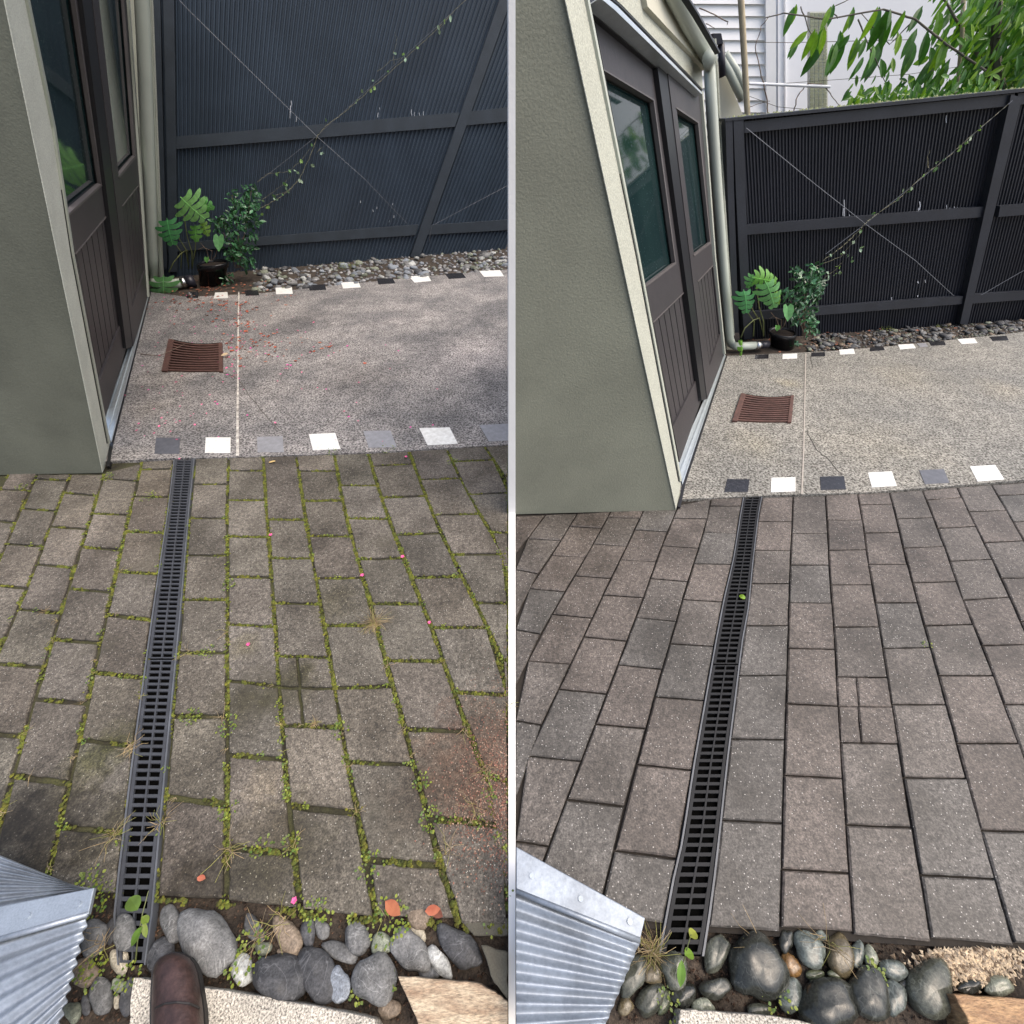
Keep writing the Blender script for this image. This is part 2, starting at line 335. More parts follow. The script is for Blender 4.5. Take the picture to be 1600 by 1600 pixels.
def stone_mat(kind, wet):
    k = (kind, wet)
    if k in STONE: return STONE[k]
    base = dict(grey=(.135, .137, .135), dark=(.062, .064, .068), pale=(.30, .31, .30), beige=(.34, .31, .24), brown=(.19, .15, .11), blue=(.17, .19, .215), green=(.15, .165, .125), orange=(.24, .13, .06))[kind]
    if wet: base = (base[0] * .56, base[1] * .58, base[2] * .46)
    STONE[k] = stone_shader('stone_' + kind + ('_wet' if wet else ''), base, .16 if wet else .62, .35, 16, bump=.25 if not wet else .1, bscale=120, grain=.34 if not wet else .16, gscale=160, spec=.6 if wet else .4, bdist=.003)
    return STONE[k]

# ================================================================== SETTING: ground, paving, concrete
mb = MB(); mb.add([(-60, -60, -.075), (60, -60, -.075), (60, 60, -.075), (-60, 60, -.075)], [(0, 1, 2, 3)])
tag(mb.build('ground', M['earth']), kind='structure')
def flat(name, pts, z, mat, thick=.02, kind='structure', parent=None):
    m = MB(); fr = [G(x, y, z) for x, y in pts]; m.prism(fr, [p - Z * thick for p in fr])
    o = m.build(name, mat, parent)
    if kind: o['kind'] = kind
    return o
flat('mossy_joint_bed', [(-60, 738), (170, 718), (275, 700), (600, 690), (796, 680), (796, 1428), (560, 1418), (352, 1398), (-60, 1380)], -.014, M['moss_bed'])
flat('dark_joint_bed', [(804, 796), (1056, 790), (1065, 770), (1400, 755), (1680, 730), (1680, 1500), (1480, 1480), (1100, 1456), (804, 1440)], -.014, M['dark_bed'])
def soil_bed(name, x0, x1, y0, y1, dark):
    m = MB(); nx, ny = 90, 40; vs = []
    for j in range(ny + 1):
        for i in range(nx + 1):
            p = G(x0 + (x1 - x0) * i / nx, y0 + (y1 - y0) * j / ny, -.03)
            p.z += .009 * math.sin(p.x * 41 + 1.3 * math.sin(p.y * 37)) * math.cos(p.y * 53) + random.uniform(-.004, .004); vs.append(p)
    m.add(vs, [(j * (nx + 1) + i, j * (nx + 1) + i + 1, (j + 1) * (nx + 1) + i + 1, (j + 1) * (nx + 1) + i) for j in range(ny) for i in range(nx)])
    return tag(m.build(name, M['earth'], smooth=True), kind='structure')
soil_bed('garden_soil', -80, 797, 1392, 1760, 0)
soil_bed('garden_soil', 803, 1720, 1432, 1760, 1)

def ring_side(a, b, k, jit):
    out = []
    for i in range(k):
        t = i / k; p = a.lerp(b, t)
        if i: p = p + Vector((random.uniform(-jit, jit), random.uniform(-jit, jit), 0))
        out.append(p)
    return out
def paver(mb, quad, gap, jit, tint, cham=.004, k=7):
    P = [G(x, y) for x, y in quad]; c = sum(P, Vector()) / 4
    # inset by the joint width, measured in metres
    Q = []
    for i in range(4):
        p, a, b = P[i], P[(i + 1) % 4], P[i - 1]
        ea = (a - p).normalized(); eb = (b - p).normalized(); sn = max(.35, abs(ea.cross(eb).z))
        Q.append(p + (ea + eb) * (gap / 2 / sn))
    dz = random.uniform(-.0015, .0015); tx, ty = random.uniform(-.004, .004), random.uniform(-.004, .004)
    outer = []
    for i in range(4): outer += ring_side(Q[i], Q[(i + 1) % 4], k, jit)
    n = len(outer)
    def zz(p, z): q = p.copy(); q.z = z + dz + (p.x - c.x) * tx + (p.y - c.y) * ty; return q
    top = [zz(p + (c - p).normalized() * cham * 1.3, 0) for p in outer]
    mid = [zz(p, -cham) for p in outer]; bot = [zz(p, -.03) for p in outer]
    mb.cur = tint
    fs = [tuple(range(n))]
    for i in range(n):
        j = (i + 1) % n; fs += [(i, n + i, n + j, j), (n + i, 2 * n + i, 2 * n + j, n + j)]
    mb.add(top + mid + bot, fs)
# measured joint lines (x, y) and, for each course, the cross joints (y at the left joint, y at the right joint)
LJ = {
 'far': [(-62, 742), (-90, 842), (-170, 1400)],
 'E': [(12, 742), (-22, 800), (-60, 880), (-150, 1400)],
 'D': [(56, 742), (32, 797), (12, 842), (-60, 1010), (-190, 1400)],
 'C': [(110, 741), (77, 822), (57, 880), (27, 950), (0, 1012), (-60, 1140), (-150, 1400)],
 'B': [(162, 742), (140, 812), (117, 880), (100, 940), (82, 995), (50, 1100), (25, 1190), (-40, 1420)],
 'A': [(221, 722), (202, 800), (175, 920), (147, 1040), (125, 1150), (92, 1287), (67, 1410)],
 'dl': [(272, 717), (262, 800), (238, 960), (205, 1200), (178, 1425)],
 'dr': [(305, 714), (296, 800), (283, 960), (260, 1200), (240, 1425)],
 '1': [(357, 712), (354, 800), (355, 975), (355, 1200), (352, 1420)],
 '2': [(411, 711), (416, 800), (426, 925), (437, 1100), (447, 1225), (470, 1440)],
 '3': [(462, 710), (475, 797), (497, 925), (522, 1075), (547, 1220), (575, 1350), (590, 1450)],
 '4': [(521, 706), (539, 800), (560, 882), (580, 945), (600, 1025), (630, 1132), (667, 1275), (687, 1350), (722, 1460)],
 '5': [(574, 704), (587, 750), (603, 800), (625, 857), (650, 920), (675, 982), (710, 1082), (730, 1137), (760, 1215), (792, 1295), (840, 1420)],
 '6': [(638, 702), (675, 800), (700, 857), (750, 955), (792, 1045), (870, 1200)],
 '7': [(697, 699), (732, 775), (770, 835), (797, 885), (860, 990)],
 '8': [(757, 697), (794, 752), (850, 830)],
 '9': [(815, 693), (870, 760), (920, 830)],
}
LC = [
 ('E', 'D', [(738, 738), (764, 765), (812, 816), (876, 880), (958, 962), (1060, 1066), (1180, 1186), (1330, 1336)]),
 ('D', 'C', [(740, 740), (748, 750), (794, 798), (849, 853), (912, 918), (994, 1000), (1090, 1096), (1210, 1216), (1350, 1356)]),
 ('C', 'B', [(740, 740), (769, 774), (822, 826), (881, 887), (951, 957), (1035, 1042), (1142, 1150), (1270, 1276), (1420, 1426)]),
 ('B', 'A', [(738, 724), (747, 751), (801, 804), (854, 859), (919, 925), (998, 1004), (1092, 1099), (1211, 1223), (1368, 1374)]),
 ('A', 'dl', [(721, 717), (733, 732), (775, 776), (830, 832), (892, 896), (960, 968), (1050, 1059), (1156, 1165), (1292, 1301), (1391, 1399)]),
 ('dr', '1', [(714, 713), (756, 756), (809, 809), (867, 867), (936, 936), (1019, 1019), (1118, 1119), (1245, 1256), (1406, 1411)]),
 ('1', '2', [(712, 711), (735, 735), (781, 781), (837, 838), (900, 902), (975, 979), (1063, 1072), (1178, 1186), (1324, 1334), (1412, 1424)]),
 ('2', '3', [(711, 709), (811, 811), (872, 872), (941, 943), (1024, 1027), (1133, 1135), (1258, 1270), (1426, 1440)]),
 ('3', '4', [(709, 706), (735, 735), (782, 781), (837, 838), (903, 902), (977, 976), (1075, 1072), (1190, 1194), (1343, 1352), (1436, 1441)]),
 ('4', '5', [(706, 704), (758, 758), (809, 810), (873, 871), (943, 943), (1031, 1032), (1139, 1142), (1278, 1290), (1448, 1452)]),
 ('5', '6', [(704, 701), (728, 724), (777, 774), (835, 832), (902, 900), (980, 980), (1081, 1085), (1210, 1222), (1390, 1400)]),
 ('6', '7', [(701, 699), (749, 747), (804, 802), (866, 865), (941, 942), (1030, 1030), (1130, 1130)]),
 ('7', '8', [(698, 697), (721, 718), (772, 769), (831, 831), (900, 900)]),
 ('8', '9', [(697, 694), (745, 740), (800, 795)]),
]
RJ = {
 'G': [(806, 806), (770, 845), (700, 940)],
 'F': [(852, 804), (825, 840), (807, 862), (760, 930), (600, 1200)],
 'E': [(902, 802), (862, 867), (842, 894), (825, 922), (807, 947), (740, 1060), (600, 1330)],
 'D': [(954, 799), (915, 870), (882, 925), (845, 989), (825, 1032), (807, 1063), (740, 1190), (640, 1400)],
 'C': [(1006, 796), (980, 852), (955, 902), (927, 962), (890, 1040), (847, 1130), (817, 1197), (790, 1260), (720, 1420)],
 'B': [(1062, 786), (1042, 832), (1026, 875), (1005, 935), (965, 1040), (930, 1132), (902, 1205), (882, 1257), (850, 1342), (815, 1440)],
 'A': [(1111, 779), (1105, 812), (1091, 860), (1075, 907), (1057, 970), (1035, 1045), (1009, 1140), (992, 1205), (977, 1257), (960, 1330), (932, 1440)],
 'dl': [(1161, 777), (1157, 800), (1145, 875), (1130, 937), (1117, 1005), (1100, 1100), (1082, 1200), (1065, 1312), (1050, 1375), (1036, 1450)],
 'dr': [(1191, 776), (1186, 800), (1177, 875), (1170, 950), (1160, 1005), (1150, 1087), (1136, 1200), (1127, 1287), (1117, 1375), (1107, 1450)],
 '1': [(1240, 774), (1239, 800), (1235, 882), (1231, 1025), (1227, 1150), (1221, 1375), (1220, 1460)],
 '2': [(1290, 773), (1292, 800), (1296, 882), (1306, 1025), (1316, 1200), (1325, 1325), (1335, 1470)],
 '3': [(1340, 771), (1346, 800), (1357, 882), (1370, 950), (1392, 1087), (1410, 1200), (1422, 1275), (1437, 1350), (1457, 1475)],
 '4': [(1390, 769), (1399, 800), (1415, 870), (1432, 932), (1467, 1055), (1495, 1157), (1511, 1215), (1532, 1295), (1555, 1370), (1587, 1480)],
 '5': [(1441, 766), (1454, 797), (1485, 877), (1502, 932), (1535, 1007), (1570, 1100), (1587, 1145), (1640, 1290), (1700, 1460)],
 '6': [(1496, 761), (1512, 797), (1537, 845), (1562, 897), (1587, 952), (1650, 1090), (1700, 1200)],
 '7': [(1549, 757), (1575, 800), (1587, 822), (1650, 930), (1720, 1050)],
 '8': [(1602, 754), (1640, 810), (1720, 930)],
}
RC = [
 ('G', 'F', [(806, 804), (862, 866)]),
 ('F', 'E', [(803, 802), (841, 844), (889, 896), (960, 966), (1050, 1058)]),
 ('E', 'D', [(802, 799), (822, 825), (867, 870), (919, 924), (983, 990), (1065, 1074), (1175, 1185)]),
 ('D', 'C', [(799, 797), (807, 809), (849, 853), (899, 903), (959, 965), (1032, 1037), (1125, 1132), (1240, 1252), (1390, 1400)]),
 ('C', 'B', [(797, 789), (827, 830), (874, 877), (929, 933), (994, 1001), (1076, 1084), (1181, 1189), (1314, 1322), (1450, 1460)]),
 ('B', 'A', [(789, 779), (809, 810), (852, 856), (903, 908), (964, 970), (1038, 1045), (1131, 1138), (1249, 1260), (1400, 1412)]),
 ('A', 'dl', [(779, 777), (790, 790), (831, 833), (880, 881), (936, 940), (1005, 1009), (1088, 1094), (1194, 1203), (1329, 1342), (1430, 1444)]),
 ('dr', '1', [(777, 775), (814, 814), (859, 859), (911, 911), (977, 977), (1055, 1054), (1154, 1155), (1281, 1286), (1449, 1457)]),
 ('1', '2', [(775, 774), (833, 833), (882, 882), (941, 942), (1012, 1014), (1099, 1103), (1211, 1216), (1358, 1364), (1450, 1458)]),
 ('2', '3', [(773, 771), (812, 812), (859, 858), (913, 913), (979, 979), (1057, 1058), (1159, 1161), (1289, 1293), (1461, 1473)]),
 ('3', '4', [(771, 769), (788, 787), (832, 831), (881, 881), (941, 941), (1012, 1011), (1100, 1100), (1215, 1216), (1367, 1373), (1467, 1479)]),
 ('4', '5', [(769, 766), (810, 808), (856, 853), (910, 908), (977, 975), (1055, 1055), (1161, 1161), (1297, 1301), (1475, 1480)]),
 ('5', '6', [(766, 761), (781, 777), (825, 822), (876, 873), (937, 932), (1008, 1006), (1100, 1100), (1216, 1216), (1370, 1370)]),
 ('6', '7', [(761, 757), (799, 797), (847, 844), (903, 902), (970, 970), (1060, 1060)]),
 ('7', '8', [(757, 754), (774, 771), (815, 813), (860, 860), (920, 920)]),
]
joint_px = []            # points along the mossy joints, used to set moss and weeds
def lay(mb, joints, cols, gapf, jit, tints, xlim, record=None, split=None):
    for a, b, ys in cols:
        la, lb = joints[a], joints[b]
        for (t0, t1), (b0, b1) in zip(ys, ys[1:]):
            q = [(interp(la, t0), t0), (interp(lb, t1), t1), (interp(lb, b1), b1), (interp(la, b0), b0)]
            if xlim[0] is not None:
                if max(q[1][0], q[2][0]) <= xlim[0]: continue
                q = [(max(x, xlim[0]), y) for x, y in q]
            if xlim[1] is not None:
                if min(q[0][0], q[3][0]) >= xlim[1]: continue
                q = [(min(x, xlim[1]), y) for x, y in q]
            if q[1][0] - q[0][0] < 1.5 or q[3][1] - q[0][1] < 3: 
                if q[2][0] - q[3][0] < 2.5: continue
            if record is not None:
                record.append((q[3], q[0])); record.append((q[3], q[2])); record.append((q[2], q[1]))
            tint = tints()
            if split and split(a, t0):
                for f0, f1, g0, g1 in ((0, .38, 0, .45), (.38, 1, 0, .45), (0, .36, .45, 1), (.36, 1, .45, 1)):
                    def bl(u, v):
                        x0 = q[0][0] + (q[1][0] - q[0][0]) * u; x1 = q[3][0] + (q[2][0] - q[3][0]) * u
                        y0 = q[0][1] + (q[1][1] - q[0][1]) * u; y1 = q[3][1] + (q[2][1] - q[3][1]) * u
                        return (x0 + (x1 - x0) * v, y0 + (y1 - y0) * v)
                    paver(mb, [bl(f0, g0), bl(f1, g0), bl(f1, g1), bl(f0, g1)], gapf() * (.9 if record is not None else .5), jit, tint)
                continue
            paver(mb, q, gapf(), jit, tint)
def tint_l():
    k = random.uniform(.80, 1.14); return (k * random.uniform(.97, 1.03), k, k * random.uniform(.95, 1.02))
def tint_r():
    k = random.uniform(.90, 1.10); h = random.random()
    return (k * 1.03, k * .985, k * .97) if h < .45 else ((k * .95, k * 1.0, k * 1.03) if h < .7 else (k, k, k))
mb = MB(); lay(mb, LJ, LC, lambda: random.uniform(.013, .021), .0022, tint_l, (-80, 794.5), joint_px, lambda a, t: a == '2' and t == 1024)
tag(mb.build('mossy_paving', M['paver_mossy']), kind='structure')
mb = MB(); lay(mb, RJ, RC, lambda: random.uniform(.0045, .007), .0008, tint_r, (805.5, None), None, lambda a, t: a == '2' and t == 1057)
tag(mb.build('clean_paving', M['paver_clean']), kind='structure')
# the two concrete slabs with their inlaid tiles
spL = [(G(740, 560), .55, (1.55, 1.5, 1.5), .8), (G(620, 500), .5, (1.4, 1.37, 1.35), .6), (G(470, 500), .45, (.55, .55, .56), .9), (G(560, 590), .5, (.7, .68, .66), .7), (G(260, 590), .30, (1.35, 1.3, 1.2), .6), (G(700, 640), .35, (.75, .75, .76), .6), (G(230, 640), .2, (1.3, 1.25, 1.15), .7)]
spR = [(G(1380, 700), .5, (1.15, 1.12, 1.05), .8), (G(1250, 580), .4, (.85, .85, .83), .6), (G(1420, 590), .4, (1.0, .97, .9), .8), (G(1560, 610), .25, (1.25, 1.18, 1.05), .6), (G(1230, 600), .12, (1.3, 1.22, 1.0), .7), (G(1180, 700), .25, (1.2, 1.15, 1.02), .8)]
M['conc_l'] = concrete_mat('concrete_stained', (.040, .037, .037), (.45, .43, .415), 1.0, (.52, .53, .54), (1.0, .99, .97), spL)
M['conc_r'] = concrete_mat('concrete_clean', (.045, .042, .035), (.375, .37, .345), 1.0, (.78, .78, .76), (1.0, .98, .93), spR)
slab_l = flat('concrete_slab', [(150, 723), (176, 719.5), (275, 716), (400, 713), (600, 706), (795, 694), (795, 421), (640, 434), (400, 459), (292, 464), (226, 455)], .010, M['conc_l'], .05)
slab_r = flat('concrete_slab', [(1058, 780), (1160, 776), (1200, 774), (1362, 769), (1587, 751), (1700, 738), (1700, 505), (1587, 520), (1400, 540), (1290, 549), (1136, 556), (1118, 560)], .010, M['conc_r'], .05)
def tiles(parent, spec):
    for mk, q in spec:
        m = MB(); fr = [G(x, y, .0125) for x, y in q]; m.prism(fr, [p - Z * .008 for p in fr])
        c = sum(fr, Vector()) / 4
        m.build(mk[0], M[mk[1]], parent, origin=c, bevel=.0008)
Wt = ('white_tile', 'white_tile'); Dt = ('dark_tile', 'slate_tile'); Gt = ('grey_tile', 'grey_tile'); Bt = ('dark_tile', 'black_tile')
def z4(x0, y0, *p): return [(x0 + x / 4, y0 + y / 4) for x, y in p]
tiles(slab_l, [
 (Dt, z4(0, 400, (975, 1135), (1125, 1135), (1120, 1235), (965, 1235))), (Wt, z4(0, 400, (1285, 1133), (1440, 1133), (1440, 1230), (1280, 1230))),
 (Gt, z4(400, 400, (5, 1130), (165, 1125), (175, 1225), (10, 1225))), (Wt, z4(400, 400, (330, 1113), (495, 1105), (528, 1205), (355, 1213))),
 (Gt, z4(400, 400, (670, 1093), (840, 1090), (880, 1192), (705, 1198))), (Wt, z4(400, 400, (1020, 1075), (1210, 1070), (1262, 1172), (1072, 1182))),
 (Gt, z4(400, 400, (1395, 1055), (1578, 1048), (1578, 1152), (1455, 1158))),
 (Bt, z4(0, 400, (1172, 225), (1240, 223), (1238, 260), (1165, 262))), (Wt, z4(0, 400, (1345, 228), (1420, 225), (1425, 262), (1335, 265))),
 (Bt, z4(0, 400, (1530, 215), (1610, 212), (1620, 245), (1535, 248))), (Wt, z4(400, 400, (122, 198), (222, 193), (230, 235), (125, 238))),
 (Bt, z4(400, 400, (330, 180), (430, 177), (440, 210), (335, 215))), (Wt, z4(400, 400, (530, 165), (640, 160), (655, 195), (545, 202))),
 (Bt, z4(400, 400, (755, 142), (855, 138), (870, 170), (765, 177))), (Wt, z4(400, 400, (955, 127), (1075, 120), (1095, 155), (990, 165))),
 (Bt, z4(400, 400, (1180, 110), (1290, 105), (1312, 135), (1205, 143))), (Wt, z4(400, 400, (1395, 93), (1525, 88), (1550, 125), (1425, 130)))])
tiles(slab_r, [
 (Bt, z4(800, 400, (1345, 1393), (1485, 1395), (1475, 1475), (1325, 1475))), (Wt, z4(1200, 400, (22, 1385), (172, 1382), (172, 1470), (18, 1475))),
 (Bt, z4(1200, 400, (325, 1378), (475, 1375), (488, 1458), (330, 1462))), (Wt, z4(1200, 400, (625, 1353), (775, 1345), (805, 1435), (650, 1445))),
 (Dt, z4(1200, 400, (945, 1338), (1100, 1330), (1135, 1418), (980, 1425))), (Wt, z4(1200, 400, (1262, 1315), (1420, 1305), (1478, 1395), (1310, 1408))),
 (Bt, z4(1200, 400, (-78, 617), (5, 613), (2, 640), (-85, 643))), (Wt, z4(1200, 400, (92, 612), (182, 608), (182, 640), (90, 643))),
 (Bt, z4(1200, 400, (272, 603), (355, 600), (358, 625), (268, 628))), (Wt, z4(1200, 400, (445, 585), (535, 578), (545, 610), (450, 615))),
 (Bt, z4(1200, 400, (640, 570), (722, 567), (730, 588), (635, 595))), (Wt, z4(1200, 400, (812, 553), (908, 548), (925, 575), (825, 583))),
 (Gt, z4(1200, 400, (930, 546), (985, 543), (1000, 565), (950, 568))), (Bt, z4(1200, 400, (1005, 535), (1100, 530), (1112, 555), (1020, 560))),
 (Wt, z4(1200, 400, (1182, 518), (1290, 513), (1310, 543), (1210, 550))), (Bt, z4(1200, 400, (1385, 505), (1490, 498), (1505, 525), (1405, 530)))])
GP = Plane(Vector((0, 0, .0)), Vector((1, 0, 0)), Vector((0, 1, 0)))
m = MB(); strip(m, [(373, 456), (372, 520), (371.5, 600), (371, 650), (371, 712)], [2, 2.2, 2.6, 3.4, 4.2], GP, .0135, .003); m.build('joint_filler', M['joint_white'], slab_l)
m = MB(); strip(m, [(1259, 552), (1258, 600), (1257, 650), (1256, 700), (1253, 772)], [1.6, 1.8, 2, 2.3, 2.6], GP, .0135, .003); m.build('joint_filler', M['joint_grey'], slab_r)
def wiggle(pts, n, a):
    out = []
    for p, q in zip(pts, pts[1:]):
        for i in range(n):
            t = i / n; out.append((p[0] + (q[0] - p[0]) * t + random.uniform(-a, a), p[1] + (q[1] - p[1]) * t + random.uniform(-a, a) * .6))
    return out + [pts[-1]]
m = MB(); strip(m, wiggle([(350, 582), (372, 592), (395, 625), (420, 655), (438, 673)], 5, 1.2), 1.1, GP, .0118, .003); m.build('crack', M['crack'], slab_l)
m = MB(); strip(m, wiggle([(1260, 672), (1277, 703), (1298, 722), (1316, 742)], 5, 1.2), 1.1, GP, .0118, .003); strip(m, wiggle([(1266, 555), (1270, 575)], 4, .6), .9, GP, .0118, .003); m.build('crack', M['crack'], slab_r)
# white divider band parting the two views, no edging of either yard
flat('divider_strip', [(794.5, 798), (805.5, 798), (805.5, 1700), (794.5, 1700)], .004, M['edging'], .03)
# soil beds below the fences
flat('fence_bed', [(225, 462), (292, 466), (400, 461), (640, 436), (797, 423), (797, 380), (640, 392), (400, 412), (225, 425)], -.012, M['earth'])
flat('fence_bed', [(1130, 560), (1290, 551), (1400, 542), (1587, 522), (1700, 507), (1700, 480), (1587, 492), (1400, 506), (1130, 526)], -.012, M['earth'])

# ================================================================== CHANNEL DRAINS
def drain(name, label, L, Rr, y0, y1, brk, barn, mat, medge, mbar):
    root = tag(empty(name, G((interp(L, (y0 + y1) / 2) + interp(Rr, (y0 + y1) / 2)) / 2, (y0 + y1) / 2)), label, 'drain', 'channel drains in the paving')
    def W(u, v, z=0.0):   # u across 0..1, v = world length parameter -> pixel row by equal ground steps
        a = G((interp(L, y0) + interp(Rr, y0)) / 2, y0); b = G((interp(L, y1) + interp(Rr, y1)) / 2, y1)
        p = a.lerp(b, v)
        lo, hi = y0, y1
        for _ in range(22):
            mid = (lo + hi) / 2
            q = G((interp(L, mid) + interp(Rr, mid)) / 2, mid)
            if q.y > p.y: lo = mid
            else: hi = mid
        yy = (lo + hi) / 2
        q = G(interp(L, yy) + (interp(Rr, yy) - interp(L, yy)) * u, yy); q.z = z; return q
    def bar(mb, u0, u1, v0, v1, zt, th, seg=1):
        for i in range(seg):
            a, b = v0 + (v1 - v0) * i / seg, v0 + (v1 - v0) * (i + 1) / seg
            fr = [W(u0, a, zt), W(u1, a, zt), W(u1, b, zt), W(u0, b, zt)]
            mb.prism(fr, [p - Z * th for p in fr])
    m = MB(); bar(m, .02, .98, 0, 1, -.012, .01, 12); m.build('channel', M['pit_shade'], root)  # shallow black sheet, its colour stands for shade in the channel
    m = MB()
    for u0, u1 in ((.0, .05), (.95, 1.0)): bar(m, u0, u1, 0, 1, .0045, .03, 24)
    m.build('channel_edge', medge, root)
    vb = [0] + brk + [1]
    for a, b in zip(vb, vb[1:]):
        m = MB(); g = .0018
        for u0, u1 in ((.07, .16), (.84, .93), (.485, .535)): bar(m, u0, u1, a + g, b - g, .0025, .009, 16)
        nb = max(4, int(barn * (b - a))); step = (b - a - 2 * g) / nb
        for i in range(nb + 1):
            v = a + g + step * i
            bar(m, .16, .84, max(a + g, v - step * .19), min(b - g, v + step * .19), .0015, .009)
        m.build('grating', mbar, root)
    return root
drain('channel_drain', 'faded grey slotted channel drain with weeds in it, crossing the mossy paving', LJ['dl'][:-1] + [(178, 1425), (185, 1510)], LJ['dr'][:-1] + [(240, 1425), (228, 1510)], 716, 1508, [.62], 90, M['drain'], M['drain_edge'], M['drain'])
drain('channel_drain', 'clean black slotted channel drain crossing the moss free paving', RJ['dl'], RJ['dr'][:-1] + [(1107, 1450), (1100, 1492)], 776, 1494, [.56], 80, M['drain_black'], M['drain_edge'], M['drain_black'])

# ================================================================== RUSTY GRATES
def grate(label, q, n, mat):
    c = G(*[sum(p[i] for p in q) / 4 for i in (0, 1)])
    root = tag(empty('drain_grate', c), label, 'grate', 'rusty iron grates')
    def B(u, v, z):
        x = (q[0][0] * (1 - u) + q[1][0] * u) * (1 - v) + (q[3][0] * (1 - u) + q[2][0] * u) * v
        y = (q[0][1] * (1 - u) + q[1][1] * u) * (1 - v) + (q[3][1] * (1 - u) + q[2][1] * u) * v
        y += 4.5 * math.sin(math.pi * min(1, max(0, u))) * (1 - v * .8)
        return G(x, y, z)
    m = MB(); fr = [B(u, 0, .0128) for u in (0, .25, .5, .75, 1)] + [B(u, 1, .0128) for u in (1, .75, .5, .25, 0)]; m.prism(fr, [p - Z * .006 for p in fr]); m.build('pit_shade', M['pit_shade'], root)  # thin black plate over the slab, painted shade of the opening
    m = MB()
    for i in range(n):
        v0 = (i + .25) / n; v1 = (i + .72) / n
        for k in range(10):
            u0, u1 = .03 + .94 * k / 10, .03 + .94 * (k + 1) / 10
            fr = [B(u0, v0, .024), B(u1, v0, .024), B(u1, v1, .024), B(u0, v1, .024)]; m.prism(fr, [p - Z * .012 for p in fr])
    m.build('grating', mat, root)
    for u0, u1 in ((-.02, .075), (.945, 1.01)):
        m = MB(); fr = [B(u0, 0, .027), B(u1, 0, .027), B(u1, 1, .027), B(u0, 1, .027)]; m.prism(fr, [p - Z * .015 for p in fr]); m.build('grate_rail', mat, root)
grate('rusty curved iron grate littered with petals in the stained concrete', [(265, 529), (346, 535), (347, 580), (254, 579)], 12, M['grate'])
grate('rusty curved iron grate in the swept pale concrete', [(1160, 614), (1240, 617), (1236, 659), (1146, 657)], 12, M['grate'])

# ================================================================== BUILDINGS
def ext(pts, y): return interp(pts, y)
def door_parts(root, pl, name_label, outer, glass, panel, off, planks, timber, depth=.045):
    """outer / glass / panel = measured corners TL TR BR BL; frame members, pane and boarded panel"""
    OTL, OTR, OBR, OBL = outer; gTL, gTR, gBR, gBL = glass; pTL, pTR, pBR, pBL = panel
    m = MB()
    slab(m, [OTL, gTL, gBL, pTL, pBL, OBL], pl, off, depth)
    slab(m, [gTR, OTR, OBR, pBR, pTR, gBR], pl, off, depth)
    slab(m, [OTL, OTR, gTR, gTL], pl, off, depth); slab(m, [gBL, gBR, pTR, pTL], pl, off, depth); slab(m, [pBL, pBR, OBR, OBL], pl, off, depth)
    d = m.build('door', timber, root)
    if name_label: d['label'] = name_label
    m = MB(); slab(m, [gTL, gTR, gBR, gBL], pl, off - .028, .006); m.build('glass_pane', M['glass'], d)
    m = MB(); slab(m, [pTL, pTR, pBR, pBL], pl, off - .022, .01)
    for i in range(planks):
        def e(A, Bq, t): return (A[0] + (Bq[0] - A[0]) * t, A[1] + (Bq[1] - A[1]) * t)
        t0, t1 = (i + .06) / planks, (i + .94) / planks
        slab(m, [e(pTL, pTR, t0), e(pTL, pTR, t1), e(pBL, pBR, t1), e(pBL, pBR, t0)], pl, off - .012, .0098)
    m.build('board_panel', timber, d)
    m = MB(); strip(m, [gTL, gTR], 2.2, pl, off + .003, .02); strip(m, [gBL, gBR], 3.4, pl, off + .004, .02); strip(m, [gTR, gBR], 1.6, pl, off + .002, .02); strip(m, [pTL, pTR], 1.5, pl, off + .003, .01); m.build('glazing_bead', M['timber_bead'], d)
    return d
# ---- first yard
LW = Plane(G(12, 741), G(163, 738), G(163, 738) + Z)
cornL = [(-5.6, -62), (11, 16), (160, 739)]
LD = Plane(G(160, 739), LW.hit(11, 16), G(235, 455))
bL = tag(empty('stucco_building', G(80, 742)), 'dark green stucco building corner with panelled doors beside the mossy paving', 'building')
m = MB(); slab(m, [(-120, -120), (-17.6, -120), (160, 739), (-120, 744.5)], LW, 0, 0, (G(235, 455) - G(160, 739)).normalized() * .15); m.build('wall', M['stucco'], bL)
m = MB(); slab(m, [(-17.8, -120), (22, -120), (171.5, 697), (170, 716), (160.5, 738)], LD, .003, .0025); m.build('lit_corner_return', M['trim_lit'], bL)  # return face of the wall, light on it painted in as a paler tone
fl = [(23, -120), (47.5, 11), (86, 200), (108, 347), (116, 400), (171.5, 693)]
m = MB(); strip(m, fl, [5, 3.2, 3, 2.6, 2.4, 2.4], LD, .012, .06); m.build('door_frame', M['frame_pale'], bL)
m = MB(); strip(m, [(x - 2.8, y) for x, y in fl], 1.7, LD, .007, .05); m.build('sealant_line', M['timber_dark'], bL)
